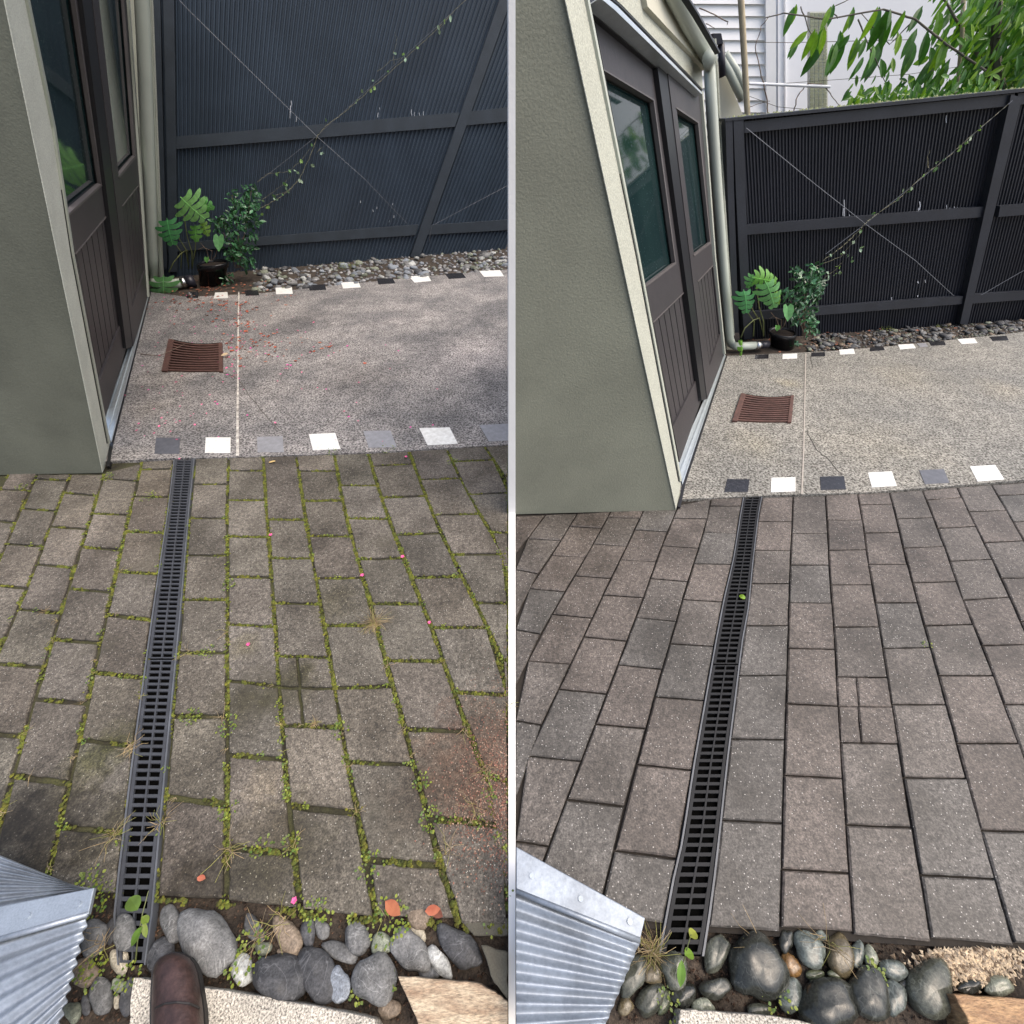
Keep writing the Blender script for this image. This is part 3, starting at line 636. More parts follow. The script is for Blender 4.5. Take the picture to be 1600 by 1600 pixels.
# dark door pocket behind both leaves
m = MB(); slab(m, [(24, -120), (196, -120), (206, 60), (229, 400), (233, 458), (172, 694), (116, 400)], LD, -.09, .03); m.build('door_recess', M['timber_dark'], bL)
door_parts(bL, LD, 'near door with a wide dark pane above a boarded lower half', [(25, -120), (113, -120), (197, 545), (164, 655)], [(27, -110), (102, -110), (159, 289), (107, 336)], [(119, 397), (167, 338), (188, 508), (155, 596)], -.035, 6, M['timber'])
m = MB(); slab(m, [(113.5, -120), (130, -120), (152, 11), (186, 300), (207.5, 541), (197.5, 545)], LD, -.012, .06); m.build('meeting_stile', M['timber_dark'], bL)
door_parts(bL, LD, 'far door with a narrow pane above narrow boards', [(130.5, -120), (193, -120), (232, 464), (208, 541)], [(142, -110), (186, -110), (212, 245), (186, 277)], [(192, 322), (217, 290), (226, 424), (207, 480)], -.008, 5, M['timber'])
m = MB(); strip(m, [(194.5, -120), (203, 11), (216, 200), (229.5, 400), (233.5, 464)], [2.2, 1.8, 1.5, 1.2, 1.2], LD, .01, .05); m.build('frame_strip', M['frame_pale'], bL)
m = MB(); slab(m, [(205, -120), (228, -120), (236, 200), (243, 400), (246, 452), (235, 458), (231, 420), (218, 200)], LD, -.10, .08); m.build('wall', M['stucco'], bL)
# silver threshold on the ground beside the doors, dark seal outside it
def gprism(name, pts, z, mat, parent, thick, bevel=0):
    m = MB(); fr = [G(x, y, z) for x, y in pts]; m.prism(fr, [p - Z * thick for p in fr]); return m.build(name, mat, parent, bevel=bevel)
def threshold(root, inner, outer, mid):
    a, b = inner; c, d = outer
    def e(t0, t1): 
        return [(a[0] + (c[0] - a[0]) * t0, a[1] + (c[1] - a[1]) * t0), (a[0] + (c[0] - a[0]) * t1, a[1] + (c[1] - a[1]) * t1), (b[0] + (d[0] - b[0]) * t1, b[1] + (d[1] - b[1]) * t1), (b[0] + (d[0] - b[0]) * t0, b[1] + (d[1] - b[1]) * t0)]
    gprism('threshold', e(0, 1), .020, M['alu'], root, .03)
    m = MB()
    for t in (.02, .46, .9):
        fr = [G(x, y, .026) for x, y in e(t, t + .09)]; m.prism(fr, [p - Z * .008 for p in fr])
    m.build('threshold_rib', M['alu'], root)
threshold(bL, [(163, 651), (229, 456)], [(173.5, 690), (232.5, 460)], 0)
m = MB(); strip(m, [(168, 728), (174, 694), (232.5, 466), (236, 452)], [5, 5, 2.0, 1.6], GP, .014, .02); m.build('seal', M['timber_dark'], bL)
# ---- downpipe of the first yard (stands before the fence end)
CP = Plane(G(241, 446), G(241, 446) + Vector((1, 0, 0)), G(241, 446) + UP_L)
m = MB(); cx = [(212, -120), (217.5, -40), (222, 11), (230, 200), (238, 400), (240.5, 438)]
wr = (CP.hit(246, 400) - CP.hit(231, 400)).length / 2
m.tube([CP.hit(x, y, .06) for x, y in cx], wr * .92, 14); 
pts = [CP.hit(240.5, 438, .06), G(243, 444, .07), G(252, 446, .07), G(275, 443, .07), G(283, 441.5, .07)]
m.tube(pts, wr * .85, 12); m.build('downpipe', M['pipe'], bL, smooth=True)
m = MB(); m.tube([G(283, 441.5, .07), G(291, 440.5, .07)], wr * 1.05, 12); m.build('pipe_clamp', M['steel_clamp'], bL, smooth=True)
m = MB(); m.tube([G(291, 440.5, .07), G(304, 438.5, .07)], wr * 1.15, 12); m.build('pipe_sleeve', M['black_cap'], bL, smooth=True)
m = MB(); strip(m, [(223, -120), (232.5, 11), (240, 200), (249, 400), (251, 436)], [4, 3.6, 3.2, 3, 3], CP, 0, .03); m.build('corner_board', M['frame_pale'], bL)
m = MB(); strip(m, [(226.5, -120), (236, 11), (243.5, 200), (251.5, 400), (253.5, 436)], [2.5, 2.2, 2, 1.8, 1.8], CP, -.02, .03); m.build('corner_board_edge', M['trim'], bL)

# ---- second yard
RW = Plane(G(806, 803), G(1056, 797), G(1056, 797) + Z)
RD = Plane(G(1056, 797), RW.hit(886, 12), G(1133.5, 555))
bR = tag(empty('stucco_building', G(930, 800)), 'light olive stucco building corner with panelled doors and gutter beside the clean paving', 'building')
m = MB(); slab(m, [(805.5, -120), (857.4, -120), (1056, 797), (805.5, 803.5)], RW, 0, 0, (G(1133.5, 555) - G(1056, 797)).normalized() * .15); m.build('wall', M['stucco_light'], bR)
m = MB(); slab(m, [(794.5, -120), (805.5, -120), (805.5, 803.5), (794.5, 804)], RW, 0, .12); m.build('divider_board', M['edging'], bR)  # white divider carried upward, not a board of this building
m = MB(); slab(m, [(857.2, -120), (895, -120), (921, 12), (997, 400), (1064, 757), (1056.2, 796)], RD, .003, .0025); m.build('lit_corner_return', M['trim'], bR)  # wall return, paler than the front because its light is painted in
fl = [(896, -120), (922, 11), (959, 200), (998.5, 400), (1064.5, 752)]
m = MB(); strip(m, fl, [4, 3, 2.8, 2.6, 2.6], RD, .012, .06); m.build('door_frame', M['frame_pale'], bR)
m = MB(); strip(m, [(x - 2.8, y) for x, y in fl], 1.7, RD, .007, .05); m.build('sealant_line', M['timber_dark'], bR)
m = MB(); slab(m, [(912, -30), (957, 5), (1098, 150), (1133, 553), (1064, 752), (921, 11)], RD, -.09, .03); m.build('door_recess', M['timber_dark'], bR)
m = MB(); slab(m, [(913, -15), (925, -14), (1041, 97), (1026, 107), (926, 22)], RD, -.02, .06); m.build('door_head', M['timber_dark'], bR)
door_parts(bR, RD, 'near door with a wide rain spotted pane above a boarded lower half', [(927, 22), (1027, 107), (1096, 624), (1062, 722)], [(944, 109), (1022, 156), (1056, 411), (1009, 447)], [(1021, 504), (1069, 457), (1087, 595), (1052, 666)], -.035, 6, M['timber'])
m = MB(); slab(m, [(1027.5, 106), (1041, 97), (1059, 250), (1077.5, 400), (1105, 623), (1096.5, 626)], RD, -.012, .06); m.build('meeting_stile', M['timber_dark'], bR)
door_parts(bR, RD, 'far door with a narrow pane above narrow boards', [(1041.5, 98), (1097, 151), (1132, 553), (1105, 623)], [(1057, 168), (1091.5, 191), (1110.5, 379), (1084.5, 399)], [(1091, 440), (1114, 415), (1125, 522), (1109, 572)], -.008, 5, M['timber'])
m = MB(); strip(m, [(940, -6), (962, 12), (1097, 146)], [7, 7, 2.4], RD, .03, .06); m.build('head_flashing', M['alu'], bR)
m = MB(); strip(m, [(947, -10), (971, 10), (1098, 141)], [1.6, 1.6, 1.0], RD, .026, .05); m.build('flashing_shade_strip', M['timber_dark'], bR)  # solid dark strip drawn as the shadow line above the flashing
m = MB(); slab(m, [(895, -120), (985, -120), (1012, 8), (1096, 96), (1098, 139), (972, 8), (950, -12), (915, -30)], RD, .0, .05); m.build('wall', M['trim'], bR)
m = MB(); strip(m, [(1098, 142), (1107, 250), (1118, 400), (1133.5, 553)], [1.8, 1.7, 1.5, 1.3], RD, .01, .05); m.build('frame_strip', M['frame_pale'], bR)
threshold(bR, [(1057, 722), (1131, 552)], [(1066.5, 757), (1134, 555)], 0)
m = MB(); strip(m, [(1061, 792), (1068.5, 757), (1135.5, 556)], [5, 4.5, 2.0], GP, .014, .02); m.build('seal', M['timber_dark'], bR)
# eave, gutter, downpipe and corner boards
m = MB(); slab(m, [(985, -120), (1040, -120), (1090, 30), (1098, 60), (1103, 108), (1096, 100), (1012, 10)], RD, .02, .04); m.build('soffit', M['cream_wall'], bR)
CR = Plane(G(1137, 548), G(1137, 548) + Vector((1, 0, 0)), G(1137, 548) + UP_R)
wrG = (CR.hit(1137, 400) - CR.hit(1123, 400)).length / 2
m = MB(); g = [(1020, -120), (1050, -20), (1074, 30), (1098, 72), (1110, 93)]
gp = [RD.hit(x, y, .06) for x, y in g]
m.tube(gp, wrG, 14); m.build('gutter', M['pipe'], bR, smooth=True)
m = MB(); strip(m, [(1040, -120), (1066, -20), (1092, 22), (1125, 82)], [3, 2.5, 2.5, 2], RD, .2, .02); m.build('roof_edge', M['timber_dark'], bR)
CR = Plane(G(1137, 548), G(1137, 548) + Vector((1, 0, 0)), G(1137, 548) + UP_R)
wr = (CR.hit(1137, 400) - CR.hit(1123, 400)).length / 2
m = MB(); m.tube([RD.hit(1108, 90, .12), CR.hit(1107.5, 100, .06), CR.hit(1109, 112, .05), CR.hit(1114.5, 200, .05), CR.hit(1121.5, 300, .05), CR.hit(1129.5, 400, .05), CR.hit(1136, 480, .05), CR.hit(1140, 528, .05), G(1142.5, 537, .06), G(1149, 541, .06), G(1180, 540, .06)], wr * .92, 14); m.build('downpipe', M['pipe'], bR, smooth=True)
m = MB(); m.tube([G(1180, 540, .06), G(1187, 539.5, .06)], wr * 1.08, 12); m.build('pipe_clamp', M['steel_clamp'], bR, smooth=True)
m = MB(); m.tube([G(1187, 539.5, .06), G(1199, 538, .06)], wr * .9, 12); m.build('pipe_sleeve', M['black_cap'], bR, smooth=True)
m = MB(); slab(m, [(1094, 60), (1103, 108), (1108, 200), (1123, 400), (1136, 552), (1146, 552), (1134, 400), (1120, 200), (1112, 100)], CR, -.06, .05); m.build('wall', M['cream_wall'], bR)
m = MB(); strip(m, [(1113, 60), (1117.5, 120), (1124, 250), (1134, 400), (1143, 520)], [4.5, 4.2, 4, 3.8, 3.6], CR, -.01, .03); m.build('corner_board', M['frame_pale'], bR)
m = MB(); strip(m, [(1118, 60), (1122, 120), (1128.3, 250), (1138, 400), (1147, 524)], [2.6, 2.4, 2.2, 2, 1.8], CR, -.04, .02); m.build('corner_board_edge', M['trim'], bR)

# ================================================================== FENCES
def fence(name, label, base, tops, vp, xs, posts, rails, mats, ribs_px, wires, scrapes, cap=None, rd=.011):
    b0, b1 = base
    pl = Plane(G(*b0), G(*b1), G(*b1) + Z)
    root = tag(empty(name, G((b0[0] + b1[0]) / 2, (b0[1] + b1[1]) / 2)), label, 'fence')
    def byt(x): return b0[1] + (b1[1] - b0[1]) * (x - b0[0]) / (b1[0] - b0[0])
    def tyt(x): return tops[0][1] + (tops[1][1] - tops[0][1]) * (x - tops[0][0]) / (tops[1][0] - tops[0][0])
    # corrugated cladding: one rib every ribs_px at mid height, along the upright direction
    m = MB(); vs = []; x = xs[0]; k = 0; ymid = 300
    prof = [(0, 0), (.22, 0), (.36, rd), (.66, rd), (.8, 0)]
    cols_ = []
    while x < xs[1]:
        for u, d in prof:
            xx = x + u * ribs_px; dx, dy = xx - vp[0], ymid - vp[1]
            def atline(fy, xg=xx):
                yy = fy(xg); X = xg
                for _ in range(8): X = vp[0] + dx * (yy - vp[1]) / dy; yy = fy(X)
                return X, yy
            bx, by = atline(byt); tx, ty = atline(tyt)
            cols_.append((pl.hit(bx, by + 2) + pl.n * d, pl.hit((bx + tx) / 2, (by + ty) / 2) + pl.n * d, pl.hit(tx, ty) + pl.n * d))
        x += ribs_px
    n = len(cols_); vs = [c[i] for i in range(3) for c in cols_]
    back = [v - pl.n * .012 for v in vs]
    fs = []
    for i in range(2):
        for j in range(n - 1): fs.append((i * n + j, i * n + j + 1, (i + 1) * n + j + 1, (i + 1) * n + j))
    N = len(vs); m.add(vs + back, fs + [tuple(N + q for q in reversed(f)) for f in fs] + [(2 * n + j, 2 * n + j + 1, N + 2 * n + j + 1, N + 2 * n + j) for j in range(n - 1)])
    m.build('corrugated_panel', mats[0], root)
    for pts, wd in posts:
        m = MB(); strip(m, pts, wd, pl, .075, .062); m.build('post', mats[1], root)
    for q in rails:
        m = MB(); slab(m, q, pl, .056, .042); m.build('rail', mats[1], root)
    for wpts in wires:
        m = MB(); m.tube([pl.hit(x, y, .085) for x, y in wpts], .0016 * (1.5 if name else 1), 5); m.build('support_wire', M['wire'], root)
    if scrapes:
        for (x, y, h) in scrapes:
            m = MB(); strip(m, [(x, y), (x + random.uniform(-1, 1), y + h * .5), (x + random.uniform(-1, 1), y + h)], random.uniform(.6, 1.4), pl, .0135, .001); m.build('paint_scrape', M['scrape'], root)
    if cap:
        m = MB(); slab(m, cap, pl, .08, .11); m.build('cap_rail', mats[1], root)
    return pl, root
scr = [(455, 157, 28), (454, 165, 20), (463, 182, 8), (593, 168, 14), (591, 176, 9), (643, 171, 10), (648, 175, 7), (655, 176, 6), (662, 174, 8), (452, 200, 5)] + [(random.uniform(540, 620), random.uniform(310, 350), random.uniform(2, 6)) for _ in range(10)]
vpL = (296, 1416)
def up(vp, x, y, yy): return vp[0] + (x - vp[0]) * (yy - vp[1]) / (y - vp[1])
LF, fL = fence('metal_fence', 'tall blue black corrugated fence with rails and crossed wires behind the mossy yard', [(235, 434), (797, 387)], [(235, -100), (900, -140)], vpL, (236, 826),
 [([(237.5, -110), (243, 11), (248, 200), (255, 420)], [16, 15, 13, 12]), ([(259, -110), (263.5, 11), (267, 200), (271, 425)], [19, 17, 15, 13]),
  ([(up(vpL, 650, 400, -110) , -110), (up(vpL, 650, 400, 11), 11), (up(vpL, 650, 400, 200), 200), (648, 403)], [20, 17, 15, 14])],
 [[(273, 213.5), (718, 175.5), (711, 198), (274, 233)], [(724, 175), (840, 163), (832, 186), (718, 197)], [(399, 371), (654, 351), (649, 367.5), (399, 384)], [(668, 352), (815, 342), (810, 358.5), (664, 367)], [(262, 381), (399, 371), (399, 384), (262, 394)],
  [(262, -105), (900, -140), (895, -112), (262, -78)]],
 (M['fence_blue'], M['fence_blue_rail']), 5.9,
 [[(262, -20), (290, 11), (392, 112), (495, 213), (570, 280), (636, 349)], [(790, -58), (716, 11), (605, 112), (497, 211), (440, 256), (404, 284)], [(676, 352), (740, 318), (797, 288)], [(675, 352), (672, 366), (671, 378)]], scr, rd=.026)
vpR = (1247, 1627)
scrR = [(1319, 312, 26), (1318, 325, 12), (1327, 335, 4), (1437, 315, 13), (1435, 325, 6), (1479, 320, 9), (1484, 325, 6), (1491, 323, 6), (1496, 324, 5), (1479, 180, 12)] + [(random.uniform(1380, 1460), random.uniform(430, 470), random.uniform(2, 5)) for _ in range(8)]
RF, fR = fence('metal_fence', 'low black corrugated fence with cap rail and crossed wires behind the clean yard', [(1136, 531), (1587, 499)], [(1133, 186), (1587, 141)], vpR, (1138, 1660),
 [([(1139, 187), (1142, 300), (1150, 520)], [11, 10, 9]), ([(1154, 188), (1157.5, 300), (1162, 400), (1169, 530)], [16, 15, 14, 12]),
  ([(up(vpR, 1506, 505, 150) + 1, 150), (up(vpR, 1506, 505, 322), 322), (1506, 507)], [18, 15, 12]), ([(1690, 140), (1655, 322), (1620, 500)], [18, 15, 12])],
 [[(1165, 352), (1549, 322), (1546, 338.5), (1165, 367)], [(1563, 322), (1690, 312), (1687, 329), (1560, 339)], [(1160, 489), (1505, 462.5), (1503, 475), (1160, 502)], [(1522, 460.5), (1680, 449), (1677, 463), (1518, 474.5)],
  [(1163, 190), (1586, 146), (1583, 165), (1163, 208)], [(1591, 146), (1690, 136), (1687, 155), (1588, 164)]],
 (M['fence_black'], M['fence_black_rail']), 4.9,
 [[(1166, 200), (1260, 277), (1355, 352), (1430, 407), (1490, 462)], [(1582, 157), (1470, 254), (1353, 349), (1290, 397)], [(1533, 461), (1590, 428), (1660, 390)]], scrR,
 cap=[(1133, 185), (1400, 158.5), (1700, 128), (1700, 133), (1400, 164), (1133, 189.5)])
M['lichen'] = simple('lichen', (.30, .33, .16), .9, .4, 40, bump=.5)
m = MB()
for i in range(260):
    t = random.random(); x = 1135 + t * 560; y = 185 - (x - 1133) * .1005 - random.uniform(-.5, 1.4)
    c = RF.hit(x, y, random.uniform(-.02, .075)); s = random.uniform(.004, .012)
    m.add([c + Vector((-s, 0, 0)), c + Vector((s, 0, 0)), c + Vector((0, 0, s)), c + Vector((0, -s, 0))], [(0, 1, 2), (0, 3, 1), (1, 3, 2), (0, 2, 3)])
m.build('lichen', M['lichen'], fR)['kind'] = 'stuff'

# climbing stems along one wire, with little round leaves
def leafquad(m, c, n, d, ln, wd, fold=.25, seg=4, droop=.0):
    """a pointed leaf: c base, d direction, n face normal"""
    d = d.normalized(); s = d.cross(n).normalized(); n = s.cross(d).normalized()
    vs = []; 
    for i in range(seg + 1):
        t = i / seg; w_ = wd / 2 * (math.sin(math.pi * min(1, t * .93 + .05)) ** .8) if 0 < i < seg else wd * .02
        p = c + d * ln * t - n * (droop * ln * t * t)
        vs += [p - s * w_ + n * fold * w_, p, p + s * w_ + n * fold * w_]
    fs = []
    for i in range(seg):
        a = i * 3; fs += [(a, a + 1, a + 4, a + 3), (a + 1, a + 2, a + 5, a + 4)]
    m.add(vs, fs)
def rnd_dir(): 
    while True:
        v = Vector((random.uniform(-1, 1), random.uniform(-1, 1), random.uniform(-1, 1)))
        if .05 < v.length < 1: return v.normalized()
def vine(label, pl, main, sprays, blobs, k):
    root = tag(empty('climbing_vine', pl.hit(*main[0])), label, 'vine')
    m = MB(); m.cur = (1, 1, 1)
    def wob(p, n, a):
        q = wiggle(p, n, a); return [pl.hit(x, y, .095 + random.uniform(-.008, .012)) for x, y in q]
    m.tube(wob(main, 8, .9), .0035, 5, .0018)
    for s in sprays: m.tube(wob(s, 5, 1.0), .0022, 4, .001)
    m.build('stem', M['vine'], root)
    m = MB()
    for x, y, r in blobs:
        c = pl.hit(x, y, .11); s = (pl.hit(x + r, y, .11) - c).length
        m.cur = random.choice([(1, 1, 1), (1.4, 1.5, 1.6), (.6, .8, .5), (1.1, 1.3, .6)])
        for q in range(2): leafquad(m, c + rnd_dir() * s * .5, (pl.n + rnd_dir() * .6), rnd_dir() + Vector((0, 0, -.4)), s * 1.8, s * 1.3)
    m.build('leaves', M['vine_leaf'], root)
blb = [(703, 25, 3), (694, 33, 2), (685, 47, 3.4), (653, 74, 3), (633, 89, 3.4), (630, 82, 2), (616, 83, 2), (604, 112, 2), (582, 141, 3.4), (565, 141, 2.6), (585, 126, 2), (557, 158, 2), (510, 186, 2.4), (487, 225, 3), (503, 238, 3), (471, 249, 3.4), (484, 256, 3.6), (452, 265, 3), (463, 269, 3.4), (432, 268, 3), (469, 280, 3.4), (447, 290, 4), (448, 298, 3), (427, 304, 3.4), (441, 303, 2), (420, 323, 3.6), (408, 312, 3), (431, 311, 2.5), (411, 333, 3)]
mainL = [(400, 330), (413, 322), (440, 307), (468, 280), (487, 238), (495, 214), (510, 196), (535, 178), (560, 157), (600, 121), (650, 76), (690, 38), (716, 11), (760, -30)]
vine('thin climbing vine with tiny leaves strung up the blue fence wire', LF, mainL, [[(403, 284), (418, 272), (450, 268), (470, 252), (488, 226)], [(410, 312), (440, 290), (455, 275)], [(615, 100), (615, 80), (621, 60), (616, 50)], [(495, 240), (505, 228)], [(590, 112), (610, 95), (630, 90)], [(686, 46), (704, 25)], [(430, 305), (452, 298), (470, 278)]], blb, 1)
mapx = lambda x, y: (1352 + (x - 495) * .86, 349 + (y - 212) * .87)
blbR = [(mapx(x, y)[0], mapx(x, y)[1], r * .8) for x, y, r in blb]
vine('thin climbing vine with tiny leaves strung up the black fence wire', RF, [(1284, 408), (1300, 398), (1322, 380), (1340, 362), (1354, 347), (1372, 333), (1400, 314), (1440, 277), (1480, 246), (1520, 210), (1575, 163)], [[mapx(403, 290), mapx(450, 272), mapx(488, 228)], [mapx(410, 318), mapx(440, 295), mapx(455, 280)], [(1450, 262), (1449, 245), (1453, 235)]], [(1532, 201, 2.6), (1517, 214, 3), (1510, 221, 2), (1503, 230, 2.6), (1478, 248, 2), (1464, 260, 3), (1461, 255, 2), (1441, 277, 2), (1425, 297, 3), (1412, 298, 2.5), (1405, 310, 2), (1368, 333, 2)] + [b for b in blbR if b[0] < 1352], 2)

# ================================================================== BEHIND THE LOW FENCE
def BPl(y): return Plane(Vector((0, y, 0)), Vector((1, y, 0)), Vector((0, y, 1)))
B8 = BPl(8.0); B9 = BPl(9.0); B7 = BPl(7.0); B6 = BPl(6.2)
hs = tag(empty('weatherboard_house', B8.hit(1160, 300)), 'white weatherboard house side behind the low black fence', 'house')
m = MB(); y = 250
while y > -100:
    h = 18.8
    a = [B8.hit(1060, y, .03), B8.hit(1210, y + 1, .03), B8.hit(1210, y - h + 1, .003), B8.hit(1060, y - h, .003)]
    m.prism(a, [p + Vector((0, .04, 0)) for p in a]); y -= h
m.build('weatherboard_wall', M['weatherboard'], hs)
m = MB(); slab(m, [(1196, -100), (1212, -100), (1213, 250), (1198, 250)], B8, .06, .06); m.build('corner_board', M['weatherboard'], hs)
wh = tag(empty('rendered_building', B9.hit(1350, 300)), 'tall white rendered building beyond the tree, behind the low black fence', 'building')
m = MB(); slab(m, [(1205, -220), (1800, -220), (1800, 260), (1205, 260)], B9, 0, .2); m.build('wall', M['white_wall'], wh)
m = MB()
for x in (1216, 1227): strip(m, [(x, -200), (x + .5, 260)], 1.5, B9, .03, .03)
m.build('wall_seam', M['weatherboard'], wh)
lc = tag(empty('tiled_column', B8.hit(1280, 300)), 'narrow column of greenish tiles with pale grout in front of the white building', 'column')
m = MB(); slab(m, [(1264.5, 18), (1293, 18), (1294, 250), (1264.5, 250)], B8, .10, .05); m.build('column_core', M['grout'], lc)
m = MB()
for i in range(4):
    for j in range(34):
        x0 = 1266 + i * 6.8; y0 = 20 + j * 5.6
        slab(m, [(x0, y0), (x0 + 5.6, y0), (x0 + 5.6, y0 + 4.6), (x0, y0 + 4.6)], B8, .106, .01)
m.build('column_tile', M['lattice'], lc)
cb = tag(empty('cream_outbuilding', B7.hit(1140, 300)), 'cream outbuilding with a small gutter between the downpipe and the wooden pole', 'building')
m = MB(); slab(m, [(1118, 90), (1128, 100), (1163, 185), (1163, 260), (1118, 260)], B7, 0, .2); m.build('wall', M['cream_wall'], cb)
m = MB(); m.tube([B7.hit(1126, 88, .1), B7.hit(1140, 113, .1), B7.hit(1160, 155, .1)], .045, 10); m.tube([B7.hit(1133, 85, .1), B7.hit(1150, 110, .1), B7.hit(1163, 140, .1)], .04, 10); m.build('gutter', M['pipe'], cb, smooth=True)
fl_ = tag(empty('flue_pipe', B7.hit(1124, 110)), 'black flue pipe with square cap above the eave', 'flue')
m = MB(); m.tube([B7.hit(1129, 120, .15), B7.hit(1126.5, 68, .15)], .035, 10); m.build('flue', M['black_cap'], fl_, smooth=True)
m = MB(); slab(m, [(1114, 52), (1127, 52), (1130, 68), (1117, 70)], B7, .2, .1); m.build('flue_cap', M['black_cap'], fl_)
pw = tag(empty('wooden_pole', B6.hit(1165, 240)), 'weathered wooden pole standing behind the left end of the low fence', 'pole')
m = MB(); m.tube([B6.hit(1156, -30), B6.hit(1158.5, 12), B6.hit(1163, 90), B6.hit(1168, 180), B6.hit(1172, 260)], .028, 10); m.build('pole', M['pole'], pw, smooth=True)
pw2 = tag(empty('bamboo_pole', B6.hit(1494, 240)), 'thin pale pole rising among the leaves near the fence corner', 'pole')
m = MB(); m.tube([B6.hit(1506, -20), B6.hit(1503, 60), B6.hit(1494, 150), B6.hit(1486, 260)], .018, 8, .014); m.build('pole', M['pole'], pw2, smooth=True)
hp = tag(empty('washing_line_arm', B6.hit(1250, 132)), 'white horizontal tube above the low fence, beside the tiled column', 'tube')
m = MB(); m.tube([B6.hit(1170, 130.5), B6.hit(1297, 135.5)], .012, 8); m.build('tube', M['white_wall'], hp)
for lab, p in (('thin wire strung high across the white wall', [(1165, 66), (1240, 66.5), (1420, 62)]), ('thin wire sloping down behind the hanging leaves', [(1215, 131), (1300, 125), (1420, 116), (1500, 104)]), ('thin wire drooping just above the low fence', [(1170, 150), (1215, 167), (1262, 171)])):
    m = MB(); m.tube([B6.hit(x, y) for x, y in p], .0022, 5); tag(m.build('line_wire', M['bark'], origin=B6.hit(*p[0])), lab, 'wire')

tr = tag(empty('leafy_tree', B6.hit(1560, 330)), 'leafy tree with long drooping leaves hanging over the low black fence', 'tree')
m = MB()
def limb(p, r, r2, y=6.2, a=1.2): m.tube([BPl(y + random.uniform(-.04, .04)).hit(x, yy) for x, yy in wiggle(p, 4, a)], r, 6, r2)
limb([(1590, 330), (1570, 180), (1555, 90), (1560, -20)], .06, .03)
limb([(1565, 150), (1530, 90), (1500, 40), (1470, -10)], .016, .008); limb([(1540, 110), (1480, 70), (1430, 30), (1380, 14), (1290, 30), (1225, 20), (1195, 28)], .009, .004, 6.0)
limb([(1340, 30), (1362, 80), (1384, 130)], .006, .003); limb([(1430, 30), (1390, 70), (1345, 20)], .006, .003); limb([(1310, 28), (1296, 15), (1340, -8)], .005, .003)
limb([(1400, 165), (1430, 140), (1470, 130)], .007, .003); limb([(1251, 10), (1262, 40), (1275, 70)], .005, .003); limb([(1560, 60), (1580, 30), (1600, -10)], .02, .01)
m.build('trunk', M['bark'], tr)
m = MB()
def tleaf(x, y, ang, ln, yy, tint, wr=.34):
    """ang: 0 = hanging straight down, positive to the right"""
    pl = BPl(yy); c = pl.hit(x, y); s = (pl.hit(x + 10, y) - c).length / 10
    d = Vector((math.sin(ang), random.uniform(-.5, .3), -math.cos(ang))); nn = Vector((random.uniform(-.5, .5), -1, random.uniform(.1, .7)))
    m.cur = tint; leafquad(m, c, nn, d, ln * s, ln * s * wr, .3, 5, random.uniform(.05, .3))
GR = [(2.2, 1.8, .7), (.4, .55, .45), (.5, .7, .6), (1, 1, 1), (.75, .9, .7), (1.35, 1.3, .8), (1.7, 1.5, .7), (.55, .75, .6), (1.1, 1.2, 1.1)]
big = [(1243, 10, .05, 32), (1262, 50, -.6, 30), (1248, 60, -.1, 26), (1275, 48, .1, 34), (1287, 40, .2, 30), (1300, 8, -.3, 28), (1290, 65, -.3, 40), (1302, 70, .1, 38), (1310, 68, -.1, 36), (1322, 60, .15, 38), (1312, 50, .5, 26), (1326, 55, -.5, 24), (1335, 8, .1, 30), (1341, 60, .1, 34), (1352, 62, -.3, 22), (1372, 14, -.1, 40), (1385, 18, .2, 44), (1378, 60, -.1, 46), (1392, 12, .3, 30), (1365, 70, .3, 24), (1350, 90, -.3, 26), (1376, 95, .5, 28), (1394, 90, .2, 22), (1420, 82, -.1, 26), (1432, 45, -.2, 34), (1428, 62, .1, 40), (1405, 50, .3, 26), (1448, 50, .2, 34), (1416, 15, .1, 36), (1440, 12, -.2, 36), (1460, 90, -.2, 42), (1455, 105, .3, 30), (1470, 20, .2, 36), (1485, 95, -.1, 36), (1478, 60, .2, 40), (1376, 132, -.1, 26), (1385, 132, .15, 24), (1392, 128, .4, 20), (1355, 150, -.4, 18), (1340, 150, -.2, 20), (1330, 150, .2, 18), (1410, 130, -.2, 26), (1422, 115, .8, 26), (1435, 130, .2, 22), (1402, 138, .1, 22), (1448, 138, .6, 24), (1330, 140, -.8, 16), (1345, 143, .9, 14), (1365, 150, .2, 16)]
for x, y, a, ln in big:
    for q in range(2): tleaf(x + random.uniform(-3, 3), y + random.uniform(-4, 3), a + random.uniform(-.25, .25), ln * random.uniform(.8, 1.1), random.uniform(5.9, 6.3), random.choice(GR))
for i in range(1900):
    u = random.random() ** .55; x = 1440 + 260 * u; y = random.uniform(-30, 168 - (x - 1440) * .16 )
    if x < 1500 and random.random() < .45: continue
    if abs(x - 1497 + (y - 60) * .02) < 9 and 60 < y < 130 and random.random() < .7: continue
    tleaf(x, y - 8, random.gauss(0, .6), random.uniform(12, 26), random.uniform(5.9, 7.2), random.choice(GR), random.uniform(.25, .45))
for i in range(260):
    x = random.uniform(1330, 1560); y = 168 - (x - 1330) * .1 - random.expovariate(1 / 9)
    tleaf(x, y - 8, random.gauss(0, .7), random.uniform(9, 18), random.uniform(5.5, 6.4), random.choice(GR))
m.build('crown', M['tree_leaf'], tr)
tw = tag(empty('bare_shrub', B6.hit(1180, 240)), 'leafless shrub with curving bare twigs in front of the weatherboards', 'shrub')
m = MB()
